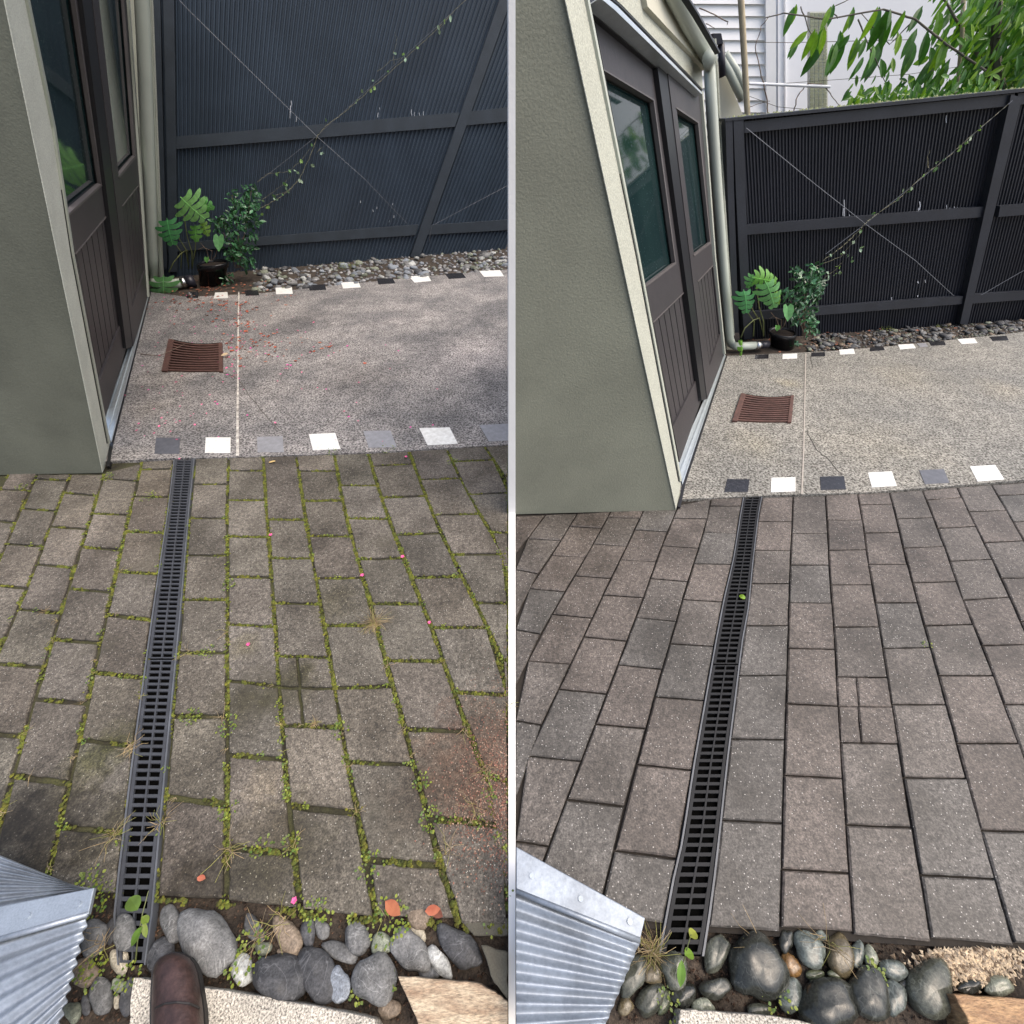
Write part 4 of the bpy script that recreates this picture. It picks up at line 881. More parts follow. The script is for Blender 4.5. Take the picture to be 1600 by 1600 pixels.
limb([(1240, 176), (1246, 150), (1262, 130), (1285, 132), (1300, 150), (1312, 165)], .006, .003); limb([(1200, 176), (1198, 150), (1188, 110), (1180, 73), (1190, 40), (1202, 25)], .006, .003)
limb([(1092, 13), (1115, 22), (1137, 35), (1136, 39)], .005, .003); limb([(1170, 168), (1190, 160), (1203, 158)], .003, .002); limb([(1104, 37), (1117, 44)], .004, .002)
m.build('twig', M['twig'], tw)

# ================================================================== PLANTS AT THE FENCES
def pot(label, cxb, yb, yt, wt, wb, UPD):
    base = G(cxb, yb - 4, 0); s = (G(cxb + 10, yb - 4) - base).length / 10
    # height along the leaning upright so that it reaches the measured rim
    lo, hi = 0, 2
    def scr_y(p):
        d = p - CAM; return 800 - F * d.dot(UPV) / d.dot(FWD)
    for _ in range(30):
        mid = (lo + hi) / 2
        if scr_y(base + UPD * mid) > yt: lo = mid
        else: hi = mid
    h = lo; ax = UPD.normalized(); root = tag(empty('plant_pot', base), label, 'pot')
    m = MB(); n = 28; rs = []
    prof = [(0, wb / 2), (.72, wt / 2 * .93), (.72, wt / 2 * 1.0), (.97, wt / 2 * 1.03), (1, wt / 2 * 1.0), (1, wt / 2 * .92), (.86, wt / 2 * .88)]
    rot = Matrix.Identity(3)
    vs = []
    for t, r in prof:
        c = base + UPD * h * t
        vs += [c + rot @ Vector((math.cos(a) * r * s, math.sin(a) * r * s, 0)) for a in [2 * math.pi * k / n for k in range(n)]]
    fs = [(i * n + k, i * n + (k + 1) % n, (i + 1) * n + (k + 1) % n, (i + 1) * n + k) for i in range(len(prof) - 1) for k in range(n)] + [tuple(range(n - 1, -1, -1))]
    m.add(vs, fs); m.build('pot_body', M['pot'], root, smooth=True)
    m = MB(); c = base + UPD * h * .88; m.add([c + rot @ Vector((math.cos(a) * wt * .45 * s, math.sin(a) * wt * .45 * s, random.uniform(-.004, .004))) for a in [2 * math.pi * k / n for k in range(n)]] + [c + Vector((0, 0, .01))], [(k, (k + 1) % n, n) for k in range(n)])
    m.build('potting_soil', M['soil'], root)
    return base + UPD * h * .9
PL_M = Plane(G(300, 446), G(420, 437), G(420, 437) + Z)      # planting line, first yard
PR_M = Plane(G(1190, 545), G(1290, 538), G(1290, 538) + Z)
pot('black plastic nursery pot on the stained slab edge holding a young heart leaved plant', 332, 447, 410, 43, 36, UP_L)
pot('black plastic nursery pot on the pale slab edge holding a young heart leaved plant', 1222.5, 545, 518, 40, 32, UP_R)
def monstera_leaf(m, pl, cx, cy, r, ang, off, tint, lobes=5, wide=1.0, asp=1.0, tilt=.25):
    """split leaf built from curved fingers either side of a midrib. ang: direction of the tip in the picture (0 = right, 90 = down)"""
    c = pl.hit(cx, cy, off); ex = (pl.hit(cx + 10, cy, off) - c) / 10; ey = (pl.hit(cx, cy + 10, off) - c) / 10
    ca, sa = math.cos(R(ang)), math.sin(R(ang))
    def P(u, v):   # u along midrib (-1..1), v across
        x, y = u * ca - v * asp * sa, u * sa + v * asp * ca
        return c + (ex * x + ey * y) * r + pl.n * (r * ex.length * (.22 - tilt * v * v - .20 * u * u))
    m.cur = tint
    for side in (-1, 1):
        for i in range(lobes):
            t0 = -.62 + 1.45 * i / lobes; t1 = -.62 + 1.45 * (i + .97) / lobes; tm = (t0 + t1) / 2
            th = R(150 - 142 * (i + .5) / lobes)    # fingers fan from back lobes to the tip
            rad = (.86 + .12 * math.sin(i * 1.7)) * wide
            tipu, tipv = math.cos(th) * rad * .95 - .0, math.sin(th) * rad * side
            du, dv = tipu - tm, tipv; l = math.hypot(du, dv); nu, nv = -dv / l, du / l
            vs = []; seg = 5
            for k in range(seg + 1):
                t = k / seg; wd = (.0, .128, .124, .132, .122, .045)[k] * 5.2 / lobes
                if k == 0: wd = (t1 - t0) / 2
                bu, bv = tm + du * t + .10 * math.sin(math.pi * t), dv * t
                if k == 0: vs += [P(t0, 0), P(tm, 0), P(t1, 0)] if side > 0 else [P(t1, 0), P(tm, 0), P(t0, 0)]
                else: vs += [P(bu + nu * wd, bv + nv * wd), P(bu, bv), P(bu - nu * wd, bv - nv * wd)]
            fs = []
            for k in range(seg):
                a = k * 3; fs += [(a, a + 1, a + 4, a + 3), (a + 1, a + 2, a + 5, a + 4)]
            m.add(vs, fs)
    m.cur = tuple(min(3, x * 1.5 + .3) for x in tint); rib = []
    for k in range(6):
        t = -.7 + 1.6 * k / 5; rib += [P(t, -.022) + pl.n * .004, P(t, .022) + pl.n * .004]
    m.add(rib, [(2 * k, 2 * k + 1, 2 * k + 3, 2 * k + 2) for k in range(5)])
def heart_leaf(m, pl, cx, cy, w_, h_, off, tint):
    c = pl.hit(cx, cy, off); ex = (pl.hit(cx + 10, cy, off) - c) / 10; ey = (pl.hit(cx, cy + 10, off) - c) / 10
    pts = [(0, -.32), (.22, -.5), (.45, -.42), (.5, -.12), (.36, .2), (.12, .42), (0, .55), (-.12, .42), (-.36, .2), (-.5, -.12), (-.45, -.42), (-.22, -.5)]
    m.cur = tint
    m.add([c + ex * x * w_ + ey * y * h_ + pl.n * abs(x) * .03 for x, y in pts] + [c], [(i, (i + 1) % 12, 12) for i in range(12)])
def stems(m, pl, lines, r=.006):
    for ln in lines: m.tube([pl.hit(x, y, o) for x, y, o in ln], r, 6, r * .6)
def scale_pts(f, L_): return [[(*f(x, y), o) for x, y, o in l] for l in L_]
def fLm(x, y): return 230 + x / 8, 270 + y / 8
def fRm(x, y): return 1130 + x * 180 / 1600, 390 + y * 180 / 1600
mo = tag(empty('monstera_plant', PL_M.hit(285, 440)), 'split leaf monstera with one leaf trailing on the concrete, against the blue fence', 'plant')
m = MB(); stems(m, PL_M, scale_pts(fLm, [[(560, 1200, .02), (560, 1000, .03), (500, 800, .05), (440, 400, .08)], [(520, 1200, .0), (480, 950, .04), (410, 840, .06), (300, 600, .08)], [(270, 1240, .12), (330, 1120, .12), (420, 1010, .09), (500, 960, .05), (520, 1180, .0)], [(560, 1200, .02), (600, 960, .03), (620, 700, .05)], [(420, 1200, 0), (430, 1000, .02), (340, 870, .05)]])); m.build('stem', M['stem'], mo, smooth=True)
def mon(pl, f, spec, k):
    for x, y, r, a, off, tint, kw in spec:
        m = MB(); X, Y = f(x, y); monstera_leaf(m, pl, X, Y, r * k * 1.12, a, off, tint, **kw); m.build('leaf', M['monstera'], mo_, smooth=True)
mo_ = mo
mon(PL_M, fLm, [(560, 420, 232, 42, .14, (1.5, 1.35, 1.25), dict(asp=.95)), (285, 710, 190, 78, .12, (.55, .85, .9), dict(asp=.9)), (720, 400, 130, 20, .10, (.7, .9, .6), dict(lobes=4, asp=.7)), (610, 740, 125, 85, .08, (.9, 1.0, .6), dict(lobes=4, asp=.75)), (730, 690, 110, 70, .07, (1.6, 1.2, .7), dict(lobes=4, asp=.6)), (215, 1420, 190, 88, .2, (1.0, 1.0, 1.1), dict(asp=1.0))], 1 / 8)
mo_ = mo = tag(empty('monstera_plant', PR_M.hit(1180, 542)), 'split leaf monstera with a yellow edged leaf, against the black fence', 'plant')
m = MB(); stems(m, PR_M, scale_pts(fRm, [[(560, 1200, .02), (560, 1000, .03), (500, 800, .05), (440, 400, .08)], [(480, 950, .04), (410, 840, .06), (300, 600, .08)], [(245, 1220, .12), (300, 1090, .12), (420, 980, .09), (500, 950, .05), (560, 1180, .0)], [(420, 1200, 0), (430, 1000, .02), (340, 870, .05)]])); m.build('stem', M['stem'], mo, smooth=True)
mon(PR_M, fRm, [(540, 400, 190, 10, .10, (1.6, 1.5, .9), dict(asp=.8)), (620, 590, 225, 70, .15, (.95, 1.05, 1.0), dict(asp=.85)), (285, 690, 185, 82, .12, (.6, .9, .95), dict(asp=.85)), (730, 660, 110, 70, .08, (2.1, 1.5, .7), dict(lobes=4, asp=.6)), (370, 420, 120, 110, .06, (1.1, 1.2, 1.2), dict(lobes=4, asp=.7)), (235, 1340, 130, 88, .14, (1.3, 1.2, .5), dict(lobes=3, asp=.28))], 180 / 1600)
def young(label, pl, f):
    root = tag(empty('young_plant', pl.hit(*f(850, 1100))), label, 'plant')
    m = MB(); stems(m, pl, scale_pts(f, [[(800, 1100, .02), (850, 1050, .08), (890, 900, .12), (895, 790, .13)], [(790, 1110, .03), (780, 1080, .1), (745, 1090, .13)], [(780, 1090, .03), (740, 960, .05), (660, 870, .05)], [(800, 1090, .02), (815, 980, .04), (700, 930, .04), (640, 960, .03)]]), .004); m.build('stem', M['twig'], root)
    m = MB(); x, y = f(895, 870); heart_leaf(m, pl, x, y, 17, 27, .15, (1.7, 1.7, 2.0)); m.build('leaf', M['monstera'], root)
    m = MB(); x, y = f(745, 1085); heart_leaf(m, pl, x, y, 8, 10, .15, (1.2, 1.3, 1.0)); m.build('leaf', M['monstera'], root)
young('single pale heart shaped leaf on a thin stem in the pot by the blue fence', PL_M, fLm)
young('single pale heart shaped leaf on a thin stem in the pot by the black fence', PR_M, fRm)
def shrub(label, pl, f, blobs, nleaf, ln):
    root = tag(empty('evergreen_shrub', pl.hit(*f(1150, 1180))), label, 'shrub')
    m = MB()
    for k in range(9):
        a = (1100 + k * 14, 1190); b = random.choice(blobs); m.tube([pl.hit(*f(*a), .0), pl.hit(*f((a[0] + b[0]) / 2 + random.uniform(-50, 50), (a[1] + b[1]) / 2), .02), pl.hit(*f(b[0], b[1]), .05)], .006, 5, .003)
    m.build('stem', M['twig'], root)
    m = MB()
    for i in range(nleaf):
        b = random.choices(blobs, [q[2] * q[3] for q in blobs])[0]; a = random.uniform(0, 2 * math.pi); r = random.random() ** .5
        x, y = f(b[0] + math.cos(a) * r * b[2], b[1] + math.sin(a) * r * b[3]); off = random.uniform(-.08, .16)
        c = pl.hit(x, y, off); s = (pl.hit(x + 10, y, off) - c).length / 10
        d = rnd_dir() + Vector((0, 0, -.25)); k = random.choice([.5, .7, 1, 1.3, 1.9]); m.cur = (k * .95, k, k * random.uniform(.9, 1.1))
        L_ = ln * random.uniform(.7, 1.25) * s; leafquad(m, c, pl.n + rnd_dir() * .9 + Vector((0, 0, .4)), d, L_, L_ * .42, .3, 4, .1)
    m.build('foliage', M['shrub'], root)
blobs = [(1300, 230, 90, 90), (1060, 280, 60, 90), (1200, 430, 190, 130), (1150, 600, 230, 130), (1330, 500, 90, 200), (880, 620, 80, 90), (1200, 800, 170, 140), (1180, 1000, 170, 130), (1050, 900, 90, 200), (1240, 1130, 100, 70), (1010, 1320, 110, 60), (890, 1400, 50, 40)]
shrub('dark glossy evergreen shrub beside the pot at the blue fence', PL_M, fLm, blobs, 640, 9)
blobsR = [(1260, 280, 100, 90), (1010, 280, 70, 70), (1200, 430, 190, 120), (1130, 580, 220, 120), (1320, 500, 80, 190), (880, 620, 80, 80), (1150, 760, 170, 130), (1180, 980, 150, 120), (1000, 880, 80, 180), (1240, 1110, 90, 60), (1010, 1290, 100, 50)]
shrub('glossy evergreen shrub beside the pot at the black fence', PR_M, fRm, blobsR, 600, 8)

# ================================================================== RIVER PEBBLES AND COBBLES
def cobble_mesh(mb, f, hh, seed, seg=22, rings=14, z0=0.0, flat_=.75):
    """f(u,v) -> ground point for unit-disc coordinates, hh = height in metres"""
    rnd = random.Random(seed); ph = [rnd.uniform(0, 6.28) for _ in range(6)]; am = [rnd.uniform(.03, .10) for _ in range(3)]
    vs = []; cen = f(0, 0)
    for i in range(rings + 1):
        t = math.pi * i / rings; sr = math.sin(t) ** flat_ if 0 < i < rings else 0; z = math.cos(t)
        for k in range(seg):
            a = 2 * math.pi * k / seg
            q = 1 + am[0] * math.sin(2 * a + ph[0]) * .6 + am[1] * math.sin(3 * a + ph[1]) + am[2] * .5 * math.sin(5 * a + ph[2])
            p = f(math.cos(a) * sr * q, math.sin(a) * sr * q); zz = z * hh * (1 + .07 * math.sin(2 * a + ph[3]) * sr + .05 * math.sin(3 * p.x * 20 + ph[4]))
            nv = mnoise.noise(Vector((math.cos(a) * sr * 1.1 + seed, math.sin(a) * sr * 1.1, z * 1.1))) ; nw = mnoise.noise(Vector((math.cos(a) * sr * 2.6, math.sin(a) * sr * 2.6 + seed, z * 2.6)))
            vs.append(Vector((p.x, p.y, z0 + zz * (1 + .26 * nv + .10 * nw))) + (p - cen) * (.17 * nv + .06 * nw))
    fs = [(i * seg + k, i * seg + (k + 1) % seg, (i + 1) * seg + (k + 1) % seg, (i + 1) * seg + k) for i in range(rings) for k in range(seg)]
    mb.add(vs, fs)
def cobble(cx, cy, rx, ry, tilt, kind, wet, label, seed, group, lift=0.0):
    a = R(tilt); ca, sa = math.cos(a), math.sin(a); rx *= 1.07; ry *= 1.05
    s = (G(cx + 10, cy) - G(cx, cy)).length / 10; hh = min(rx, ry) * s * .5; z0 = hh * .55 - .02 + lift
    def f(u, v):
        x, y = u * rx, v * ry; return G(cx + x * ca - y * sa, cy + x * sa + y * ca, max(.001, z0 + hh * .2))
    mb = MB(); cobble_mesh(mb, f, hh, seed, z0=z0)
    # corners of degenerate polar rings are harmless; shade smooth
    o = mb.build('river_stone', stone_mat(kind, wet), smooth=True, origin=G(cx, cy, z0))
    tag(o, label, 'stone', group); return o
SL = [
 (142, 1466, 17, 33, 17, 'grey', 'long grey stone touching the tip of the zinc capped roof, left of the drain end'),
 (194, 1457, 17, 29, 2, 'grey', 'grey oval stone lying across the lower end of the faded drain'),
 (182, 1501, 14, 21, 0, 'beige', 'small cream stone below the drain end'),
 (129, 1520, 18, 23, 25, 'brown', 'angular brown stone against the zinc sheet edge'),
 (154, 1557, 18, 29, 5, 'grey', 'grey egg shaped stone near the bottom corner, below the angular brown one'),
 (180, 1540, 11, 11, 0, 'green', 'mossy little stone between two grey ones left of the step'),
 (194, 1560, 11, 29, 8, 'dark', 'narrow dark stone pressed against the speckled step'),
 (108, 1582, 13, 16, 0, 'green', 'greenish round stone at the very bottom by the zinc sheet'),
 (127, 1570, 7, 18, 0, 'dark', 'thin dark stone beside the greenish round one'),
 (264, 1442, 14, 32, -10, 'grey', 'upright grey stone at the paving edge right of the drain'),
 (322, 1470, 40, 53, -22, 'grey', 'largest rounded grey boulder above the boot'),
 (248, 1492, 20, 27, 25, 'dark', 'dark stone half hidden under the boot toe'),
 (375, 1514, 16, 26, -8, 'pale', 'pale speckled stone between the largest boulder and the broken slab stone'),
 (393, 1450, 13, 23, -20, 'grey', 'grey stone behind the weeds above the big dark flat stone'),
 (177, 1566, 6, 12, 0, 'beige', 'tiny cream pebble beside the narrow dark stone'),
 (447, 1462, 18, 33, -22, 'brown', 'long brownish stone among dry weeds at the paving edge'),
 (479, 1457, 11, 24, 0, 'dark', 'slim dark stone standing upright beside the brownish one'),
 (501, 1452, 10, 17, -15, 'grey', 'small grey stone right of the slim dark one'),
 (556, 1467, 20, 25, -10, 'grey', 'round mid grey stone below the paving edge, left of the greenish one'),
 (530, 1487, 14, 28, -58, 'grey', 'bean shaped grey stone lying at a slant below the round one'),
 (595, 1475, 16, 19, 0, 'green', 'round greenish stone beside the leafy weed'),
 (639, 1485, 24, 39, -28, 'grey', 'large speckled oval stone under the trailing weed'),
 (656, 1434, 18, 18, 0, 'brown', 'round brown stone between the fallen leaves'),
 (716, 1479, 22, 43, -42, 'dark', 'large smooth dark stone near the dark block'),
 (685, 1503, 13, 29, -32, 'pale', 'pale blue grey long stone left of the smooth dark one'),
 (669, 1520, 17, 11, 10, 'grey', 'half buried grey stone just above the sandstone block'),
 (437, 1529, 42, 40, 20, 'dark', 'wide dark broken stone with a jagged lower edge on the step'),
 (494, 1522, 30, 45, -18, 'dark', 'tall dark boulder in the middle of the row'),
 (530, 1539, 16, 28, -3, 'blue', 'blue grey egg stone leaning on the tall dark boulder'),
 (585, 1530, 34, 39, 0, 'grey', 'big grey boulder left of the sandstone block'),
 (607, 1577, 17, 15, 0, 'brown', 'soil covered brown stone at the bottom beside the sandstone block'),
 (652, 1456, 9, 18, -30, 'beige', 'thin pale stone peeping out behind the large speckled one'),
 (408, 1482, 12, 12, 0, 'green', 'small greenish stone above the jagged dark one'),
 (441, 1490, 11, 9, 20, 'brown', 'small brown stone wedged behind the tall dark boulder'),
 (614, 1351, 6, 4, 0, 'blue', 'tiny blue pebble lying in the paving joint'),
 (168, 1455, 9, 20, 10, 'dark', 'dark stone hidden behind the weeds left of the drain end'),
]
for i, (cx, cy, rx, ry, t, kd, lab) in enumerate(SL):
    cobble(cx, cy, rx, ry, t, kd, False, lab, 100 + i, 'dry river stones edging the mossy paving', .015 if 'leaning' in lab or 'across' in lab else 0)
SR = [
 (990, 1525, 18, 35, 14, 'grey', 'wet long dark stone beside the corrugated sheet end'),
 (1021, 1522, 17, 19, 0, 'brown', 'wet brown squarish stone between two dark ones'),
 (1055, 1516, 19, 30, -5, 'grey', 'wet oval stone across the lower end of the black drain'),
 (1018, 1562, 19, 28, 32, 'grey', 'wet grey green stone left of the curled leaf'),
 (1070, 1555, 20, 19, -30, 'dark', 'wet dark stone below the bright green leaf'),
 (1121, 1490, 17, 32, 18, 'grey', 'wet slanting stone at the right side of the black drain end'),
 (1120, 1545, 23, 17, -4, 'dark', 'wet wide dark stone with a white streak'),
 (1040, 1566, 10, 20, 10, 'green', 'wet greenish stone squeezed between two dark ones'),
 (1102, 1573, 17, 13, 10, 'pale', 'pale grey stone just above the step end'),
 (1186, 1511, 42, 54, -8, 'dark', 'largest shiny black green boulder'),
 (979, 1572, 12, 15, 0, 'brown', 'dull brown stone at the foot of the corrugated sheet'),
 (1267, 1483, 21, 31, -24, 'blue', 'wet blue grey egg stone under the paving edge'),
 (1316, 1493, 20, 34, -18, 'brown', 'wet brown tall stone with a grass blade over it'),
 (1240, 1508, 12, 21, -30, 'orange', 'small orange brown wet pebble'),
 (1238, 1556, 18, 29, 4, 'blue', 'wet grey stone between the largest boulder and the broad black one'),
 (1232, 1470, 11, 18, 5, 'dark', 'dark angular stone tucked under the paving corner'),
 (1286, 1462, 9, 9, 0, 'blue', 'tiny round grey pebble under the paving edge'),
 (1345, 1490, 10, 23, 3, 'blue', 'slim blue grey wet stone standing upright'),
 (1365, 1494, 10, 17, -18, 'pale', 'small pale striped wet stone'),
 (1295, 1570, 42, 42, -10, 'dark', 'broad shiny black boulder at the bottom'),
 (1360, 1552, 29, 43, -20, 'dark', 'tall dark wet boulder right of the broad black one'),
 (1402, 1559, 17, 29, -8, 'blue', 'wet grey oval stone left of the square shouldered boulder'),
 (1400, 1515, 23, 15, 25, 'blue', 'wet blunt stone lying sideways'),
 (1455, 1546, 33, 44, -4, 'grey', 'square shouldered wet boulder with a white vein'),
 (1521, 1542, 18, 12, -4, 'dark', 'small dark stone on dirt above the orange block'),
 (1566, 1541, 21, 17, 8, 'pale', 'pale green grey stone on dirt at the right end'),
 (1277, 1523, 14, 9, 0, 'green', 'small green grey stone peeping above the broad black boulder'),
 (1310, 1522, 12, 8, 10, 'green', 'little greenish stone under the grass blade'),
 (1418, 1540, 8, 10, 0, 'dark', 'little black stone wedged beside the square shouldered boulder'),
 (1190, 1580, 20, 12, 0, 'grey', 'grey stone below the largest boulder by the step'),
]
for i, (cx, cy, rx, ry, t, kd, lab) in enumerate(SR):
    cobble(cx, cy, rx, ry, t, kd, True, lab, 300 + i, 'wet river stones edging the clean paving', .015 if 'across' in lab else 0)
# small pebbles in the beds under the fences
def pebble_bed(group, label, row, n, smin, smax, wet, kinds):
    protos = []
    for k, kd in enumerate(kinds):
        mb = MB(); cobble_mesh(mb, lambda u, v: Vector((u, v * .72, 0)), .5, 900 + k, 12, 7); me = mb.build('river_pebble', stone_mat(kd, wet), smooth=True); protos.append(me)
    rnd = random.Random(5 if wet else 6)
    for i in range(n):
        t = rnd.random(); (xa, ya, yb), (xb, yc, yd) = row
        x = xa + (xb - xa) * t; v = rnd.random() ** .8; y = (ya + (yc - ya) * t) * (1 - v) + (yb + (yd - yb) * t) * v
        src = protos[i % len(protos)]
        o = src if i < len(protos) else src.copy()
        if i >= len(protos): col.objects.link(o)
        p = G(x, y, 0); s = (G(x + 10, y) - p).length / 10 * rnd.uniform(smin, smax) * (1 if rnd.random() < .8 else 1.4)
        o.location = (p.x, p.y, rnd.uniform(-.012, .014)); o.rotation_euler = (rnd.uniform(-.3, .3), rnd.uniform(-.3, .3), rnd.uniform(0, 6.28)); o.scale = (s, s, s * .9)
        tag(o, label, 'pebble', group)
pebble_bed('river pebbles under the blue fence', 'small grey river pebble in the bed between the blue fence and the stained concrete', ((396, 418, 457), (800, 390, 423)), 150, 4.2, 6.8, False, ['grey', 'blue', 'pale', 'grey', 'green', 'dark', 'blue'])
pebble_bed('river pebbles under the black fence', 'small dark river pebble in the bed between the black fence and the clean concrete', ((1262, 524, 550), (1595, 499, 520)), 148, 3.2, 5.2, False, ['dark', 'grey', 'dark', 'brown', 'green', 'dark', 'grey'])

def gravel(name, label, row, n, s0, s1, kinds):
    m = MB(); rnd = random.Random(77)
    for i in range(n):
        t = rnd.random(); (xa, ya, yb), (xb, yc, yd) = row; x = xa + (xb - xa) * t; y0 = ya + (yc - ya) * t; y1 = yb + (yd - yb) * t
        p = G(x, y0 + (y1 - y0) * rnd.random(), -.008); s = (G(x + 10, y0) - G(x, y0)).length / 10 * rnd.uniform(s0, s1); a = rnd.uniform(0, 3.1); b = rnd.uniform(.5, .9)
        k = rnd.choice(kinds); m.cur = k; q = 7; vs = []
        for zz, rr in ((0, 1), (.35, .85), (.55, .4)):
            for j in range(q):
                th = 2 * math.pi * j / q; u, v = math.cos(th) * s * rr, math.sin(th) * s * b * rr
                vs.append(p + Vector((u * math.cos(a) - v * math.sin(a), u * math.sin(a) + v * math.cos(a), zz * s)))
        m.add(vs, [(i_ * q + j, i_ * q + (j + 1) % q, (i_ + 1) * q + (j + 1) % q, (i_ + 1) * q + j) for i_ in range(2) for j in range(q)] + [tuple(2 * q + j for j in range(q))])
    tag(m.build(name, M['gravel'], smooth=True), label, 'gravel', kind='stuff')
M['gravel'] = simple('gravel', (.20, .20, .20), .6, .3, 30, tint=True, grain=.25, gscale=120)
gravel('river_gravel', 'small mixed river gravel between the pebbles under the blue fence', ((396, 416, 458), (800, 388, 424)), 700, 1.8, 3.6, [(1, 1, 1), (.6, .6, .65), (1.5, 1.5, 1.5), (.8, .82, .85), (.35, .35, .38), (.9, 1, .8)])
gravel('river_gravel', 'dark river gravel between the pebbles under the black fence', ((1258, 522, 551), (1690, 488, 512)), 800, 1.4, 2.8, [(.5, .5, .5), (.35, .35, .35), (.8, .8, .75), (.75, .6, .45), (.2, .2, .22), (.5, .55, .4)])

# ================================================================== STEPS, BLOCKS, BOOT, ZINC SHEETS
def rough_block(name, label, pts, z, h, mat, cat='block', jag=1.5, sub=5):
    pp = []
    for a, b in zip(pts, pts[1:] + pts[:1]):
        for k in range(sub):
            t = k / sub; pp.append((a[0] + (b[0] - a[0]) * t + (random.uniform(-jag, jag) if k else 0), a[1] + (b[1] - a[1]) * t + (random.uniform(-jag, jag) if k else 0)))
    m = MB(); fr = [G(x, y, z) for x, y in pp]; c = sum(fr, Vector()) / len(fr)
    m.prism(fr, [p - Z * h for p in fr]); o = m.build(name, mat, origin=c, bevel=.004); return tag(o, label, cat)
rough_block('stone_step', 'pale speckled stone step under the brown boot', [(208, 1527), (242, 1533), (310, 1542), (400, 1555), (500, 1573), (585, 1592), (640, 1700), (190, 1700)], .03, .08, M['step'], 'step')
rough_block('stone_step', 'pale speckled stone step end at the foot of the wet stones', [(1063, 1577), (1120, 1580), (1215, 1588), (1270, 1600), (1300, 1700), (1050, 1700)], .03, .08, M['step'], 'step')
rough_block('sandstone_block', 'split pale sandstone block with a rough grain beside the dry stones', [(621, 1525), (690, 1530), (750, 1537), (775, 1550), (793, 1564), (793, 1700), (680, 1700), (650, 1590)], .05, .10, M['sandstone'])
rough_block('sandstone_block', 'wet orange sandstone block in the corner below the small dark stone', [(1490, 1553), (1545, 1557), (1592, 1560), (1650, 1565), (1650, 1700), (1530, 1700), (1511, 1588)], .05, .10, M['sandstone_orange'])
rough_block('dark_block', 'dark weathered block standing at the edge next to the sandstone block', [(751, 1476), (793, 1486), (793, 1562), (772, 1536)], .04, .09, M['dark_block'])
rough_block('dark_block', 'low grey kerb block at the mossy paving end', [(722, 1441), (793, 1434), (793, 1462), (740, 1462)], -.002, .05, M['dark_block'])
def zinc(label, lo, cap_, upper, n, z=.13):
    c = G(lo[0][0], lo[0][1], z); root = tag(empty('zinc_lean_to', G(lo[1][0], lo[1][1], 0)), label, 'roof')
    def sheet(q, n, amp, z0):
        m = MB(); U, V = 14, n * 10; vs = []
        for j in range(V + 1):
            for i in range(U + 1):
                u, v = i / U, j / V
                x = (q[0][0] * (1 - u) + q[1][0] * u) * (1 - v) + (q[3][0] * (1 - u) + q[2][0] * u) * v
                y = (q[0][1] * (1 - u) + q[1][1] * u) * (1 - v) + (q[3][1] * (1 - u) + q[2][1] * u) * v
                p = G(x, y, z0); p.z += amp * math.sin(2 * math.pi * v * n); vs.append(p)
        W = U + 1; N = len(vs); fs = [(j * W + i, j * W + i + 1, (j + 1) * W + i + 1, (j + 1) * W + i) for j in range(V) for i in range(U)]
        rim = [(j * W + U, (j + 1) * W + U, N + (j + 1) * W + U, N + j * W + U) for j in range(V)]
        m.add(vs + [v - Z * .004 for v in vs], fs + [tuple(N + k for k in reversed(f)) for f in fs] + rim)
        return m.build('corrugated_sheet', M['zinc'], root, smooth=True)
    sheet(lo, n, .0065, z)
    if upper: sheet(upper, 7, .006, z - .01)
    m = MB(); fr = [G(x, y, z + .030) for x, y in cap_]; m.prism(fr, [p - Z * .012 for p in fr]); m.build('ridge_cap', M['zinc_dark'] if upper else M['zinc'], root, bevel=.002)
    e0, e1 = cap_[3], cap_[2]
    m = MB(); m.tube([G(e0[0], e0[1], z + .026), G(e1[0], e1[1], z + .026)], .007, 8); m.build('cap_fold', M['zinc'], root, smooth=True)
    for t in (.12, .5, .88):
        m = MB(); x = cap_[0][0] + (cap_[1][0] - cap_[0][0]) * t; y = (cap_[0][1] + (cap_[1][1] - cap_[0][1]) * t + cap_[3][1] + (cap_[2][1] - cap_[3][1]) * t) / 2
        p = G(x, y, z + .03); m.tube([p, p + Z * .004], .007, 8); m.build('screw', M['zinc_dark'], root)
    for x, y in ((lo[0][0] + 12, lo[0][1] + 60), (lo[0][0] + 40, lo[0][1] + 120)):
        m = MB(); p = G(x, y, 0); m.tube([p - Z * .07, p + Z * (z - .016)], .012, 8); m.build('support_leg', M['zinc_dark'], root)
zinc('bluish corrugated zinc lean-to roof with a ridge cap in the corner by the dry stones', [(-60, 1488), (137, 1432), (90, 1610), (-60, 1800)], [(-60, 1428), (147, 1387), (138, 1428), (-60, 1484)], [(-60, 1312), (116, 1384), (146, 1388), (-60, 1430)], 9)
zinc('bright corrugated zinc lean-to roof with a wide screwed cap beside the wet stones', [(806.5, 1396), (1000, 1472), (945, 1604), (806.5, 1625)], [(806.5, 1323), (1008, 1434), (1000, 1469), (806.5, 1392)], None, 7)
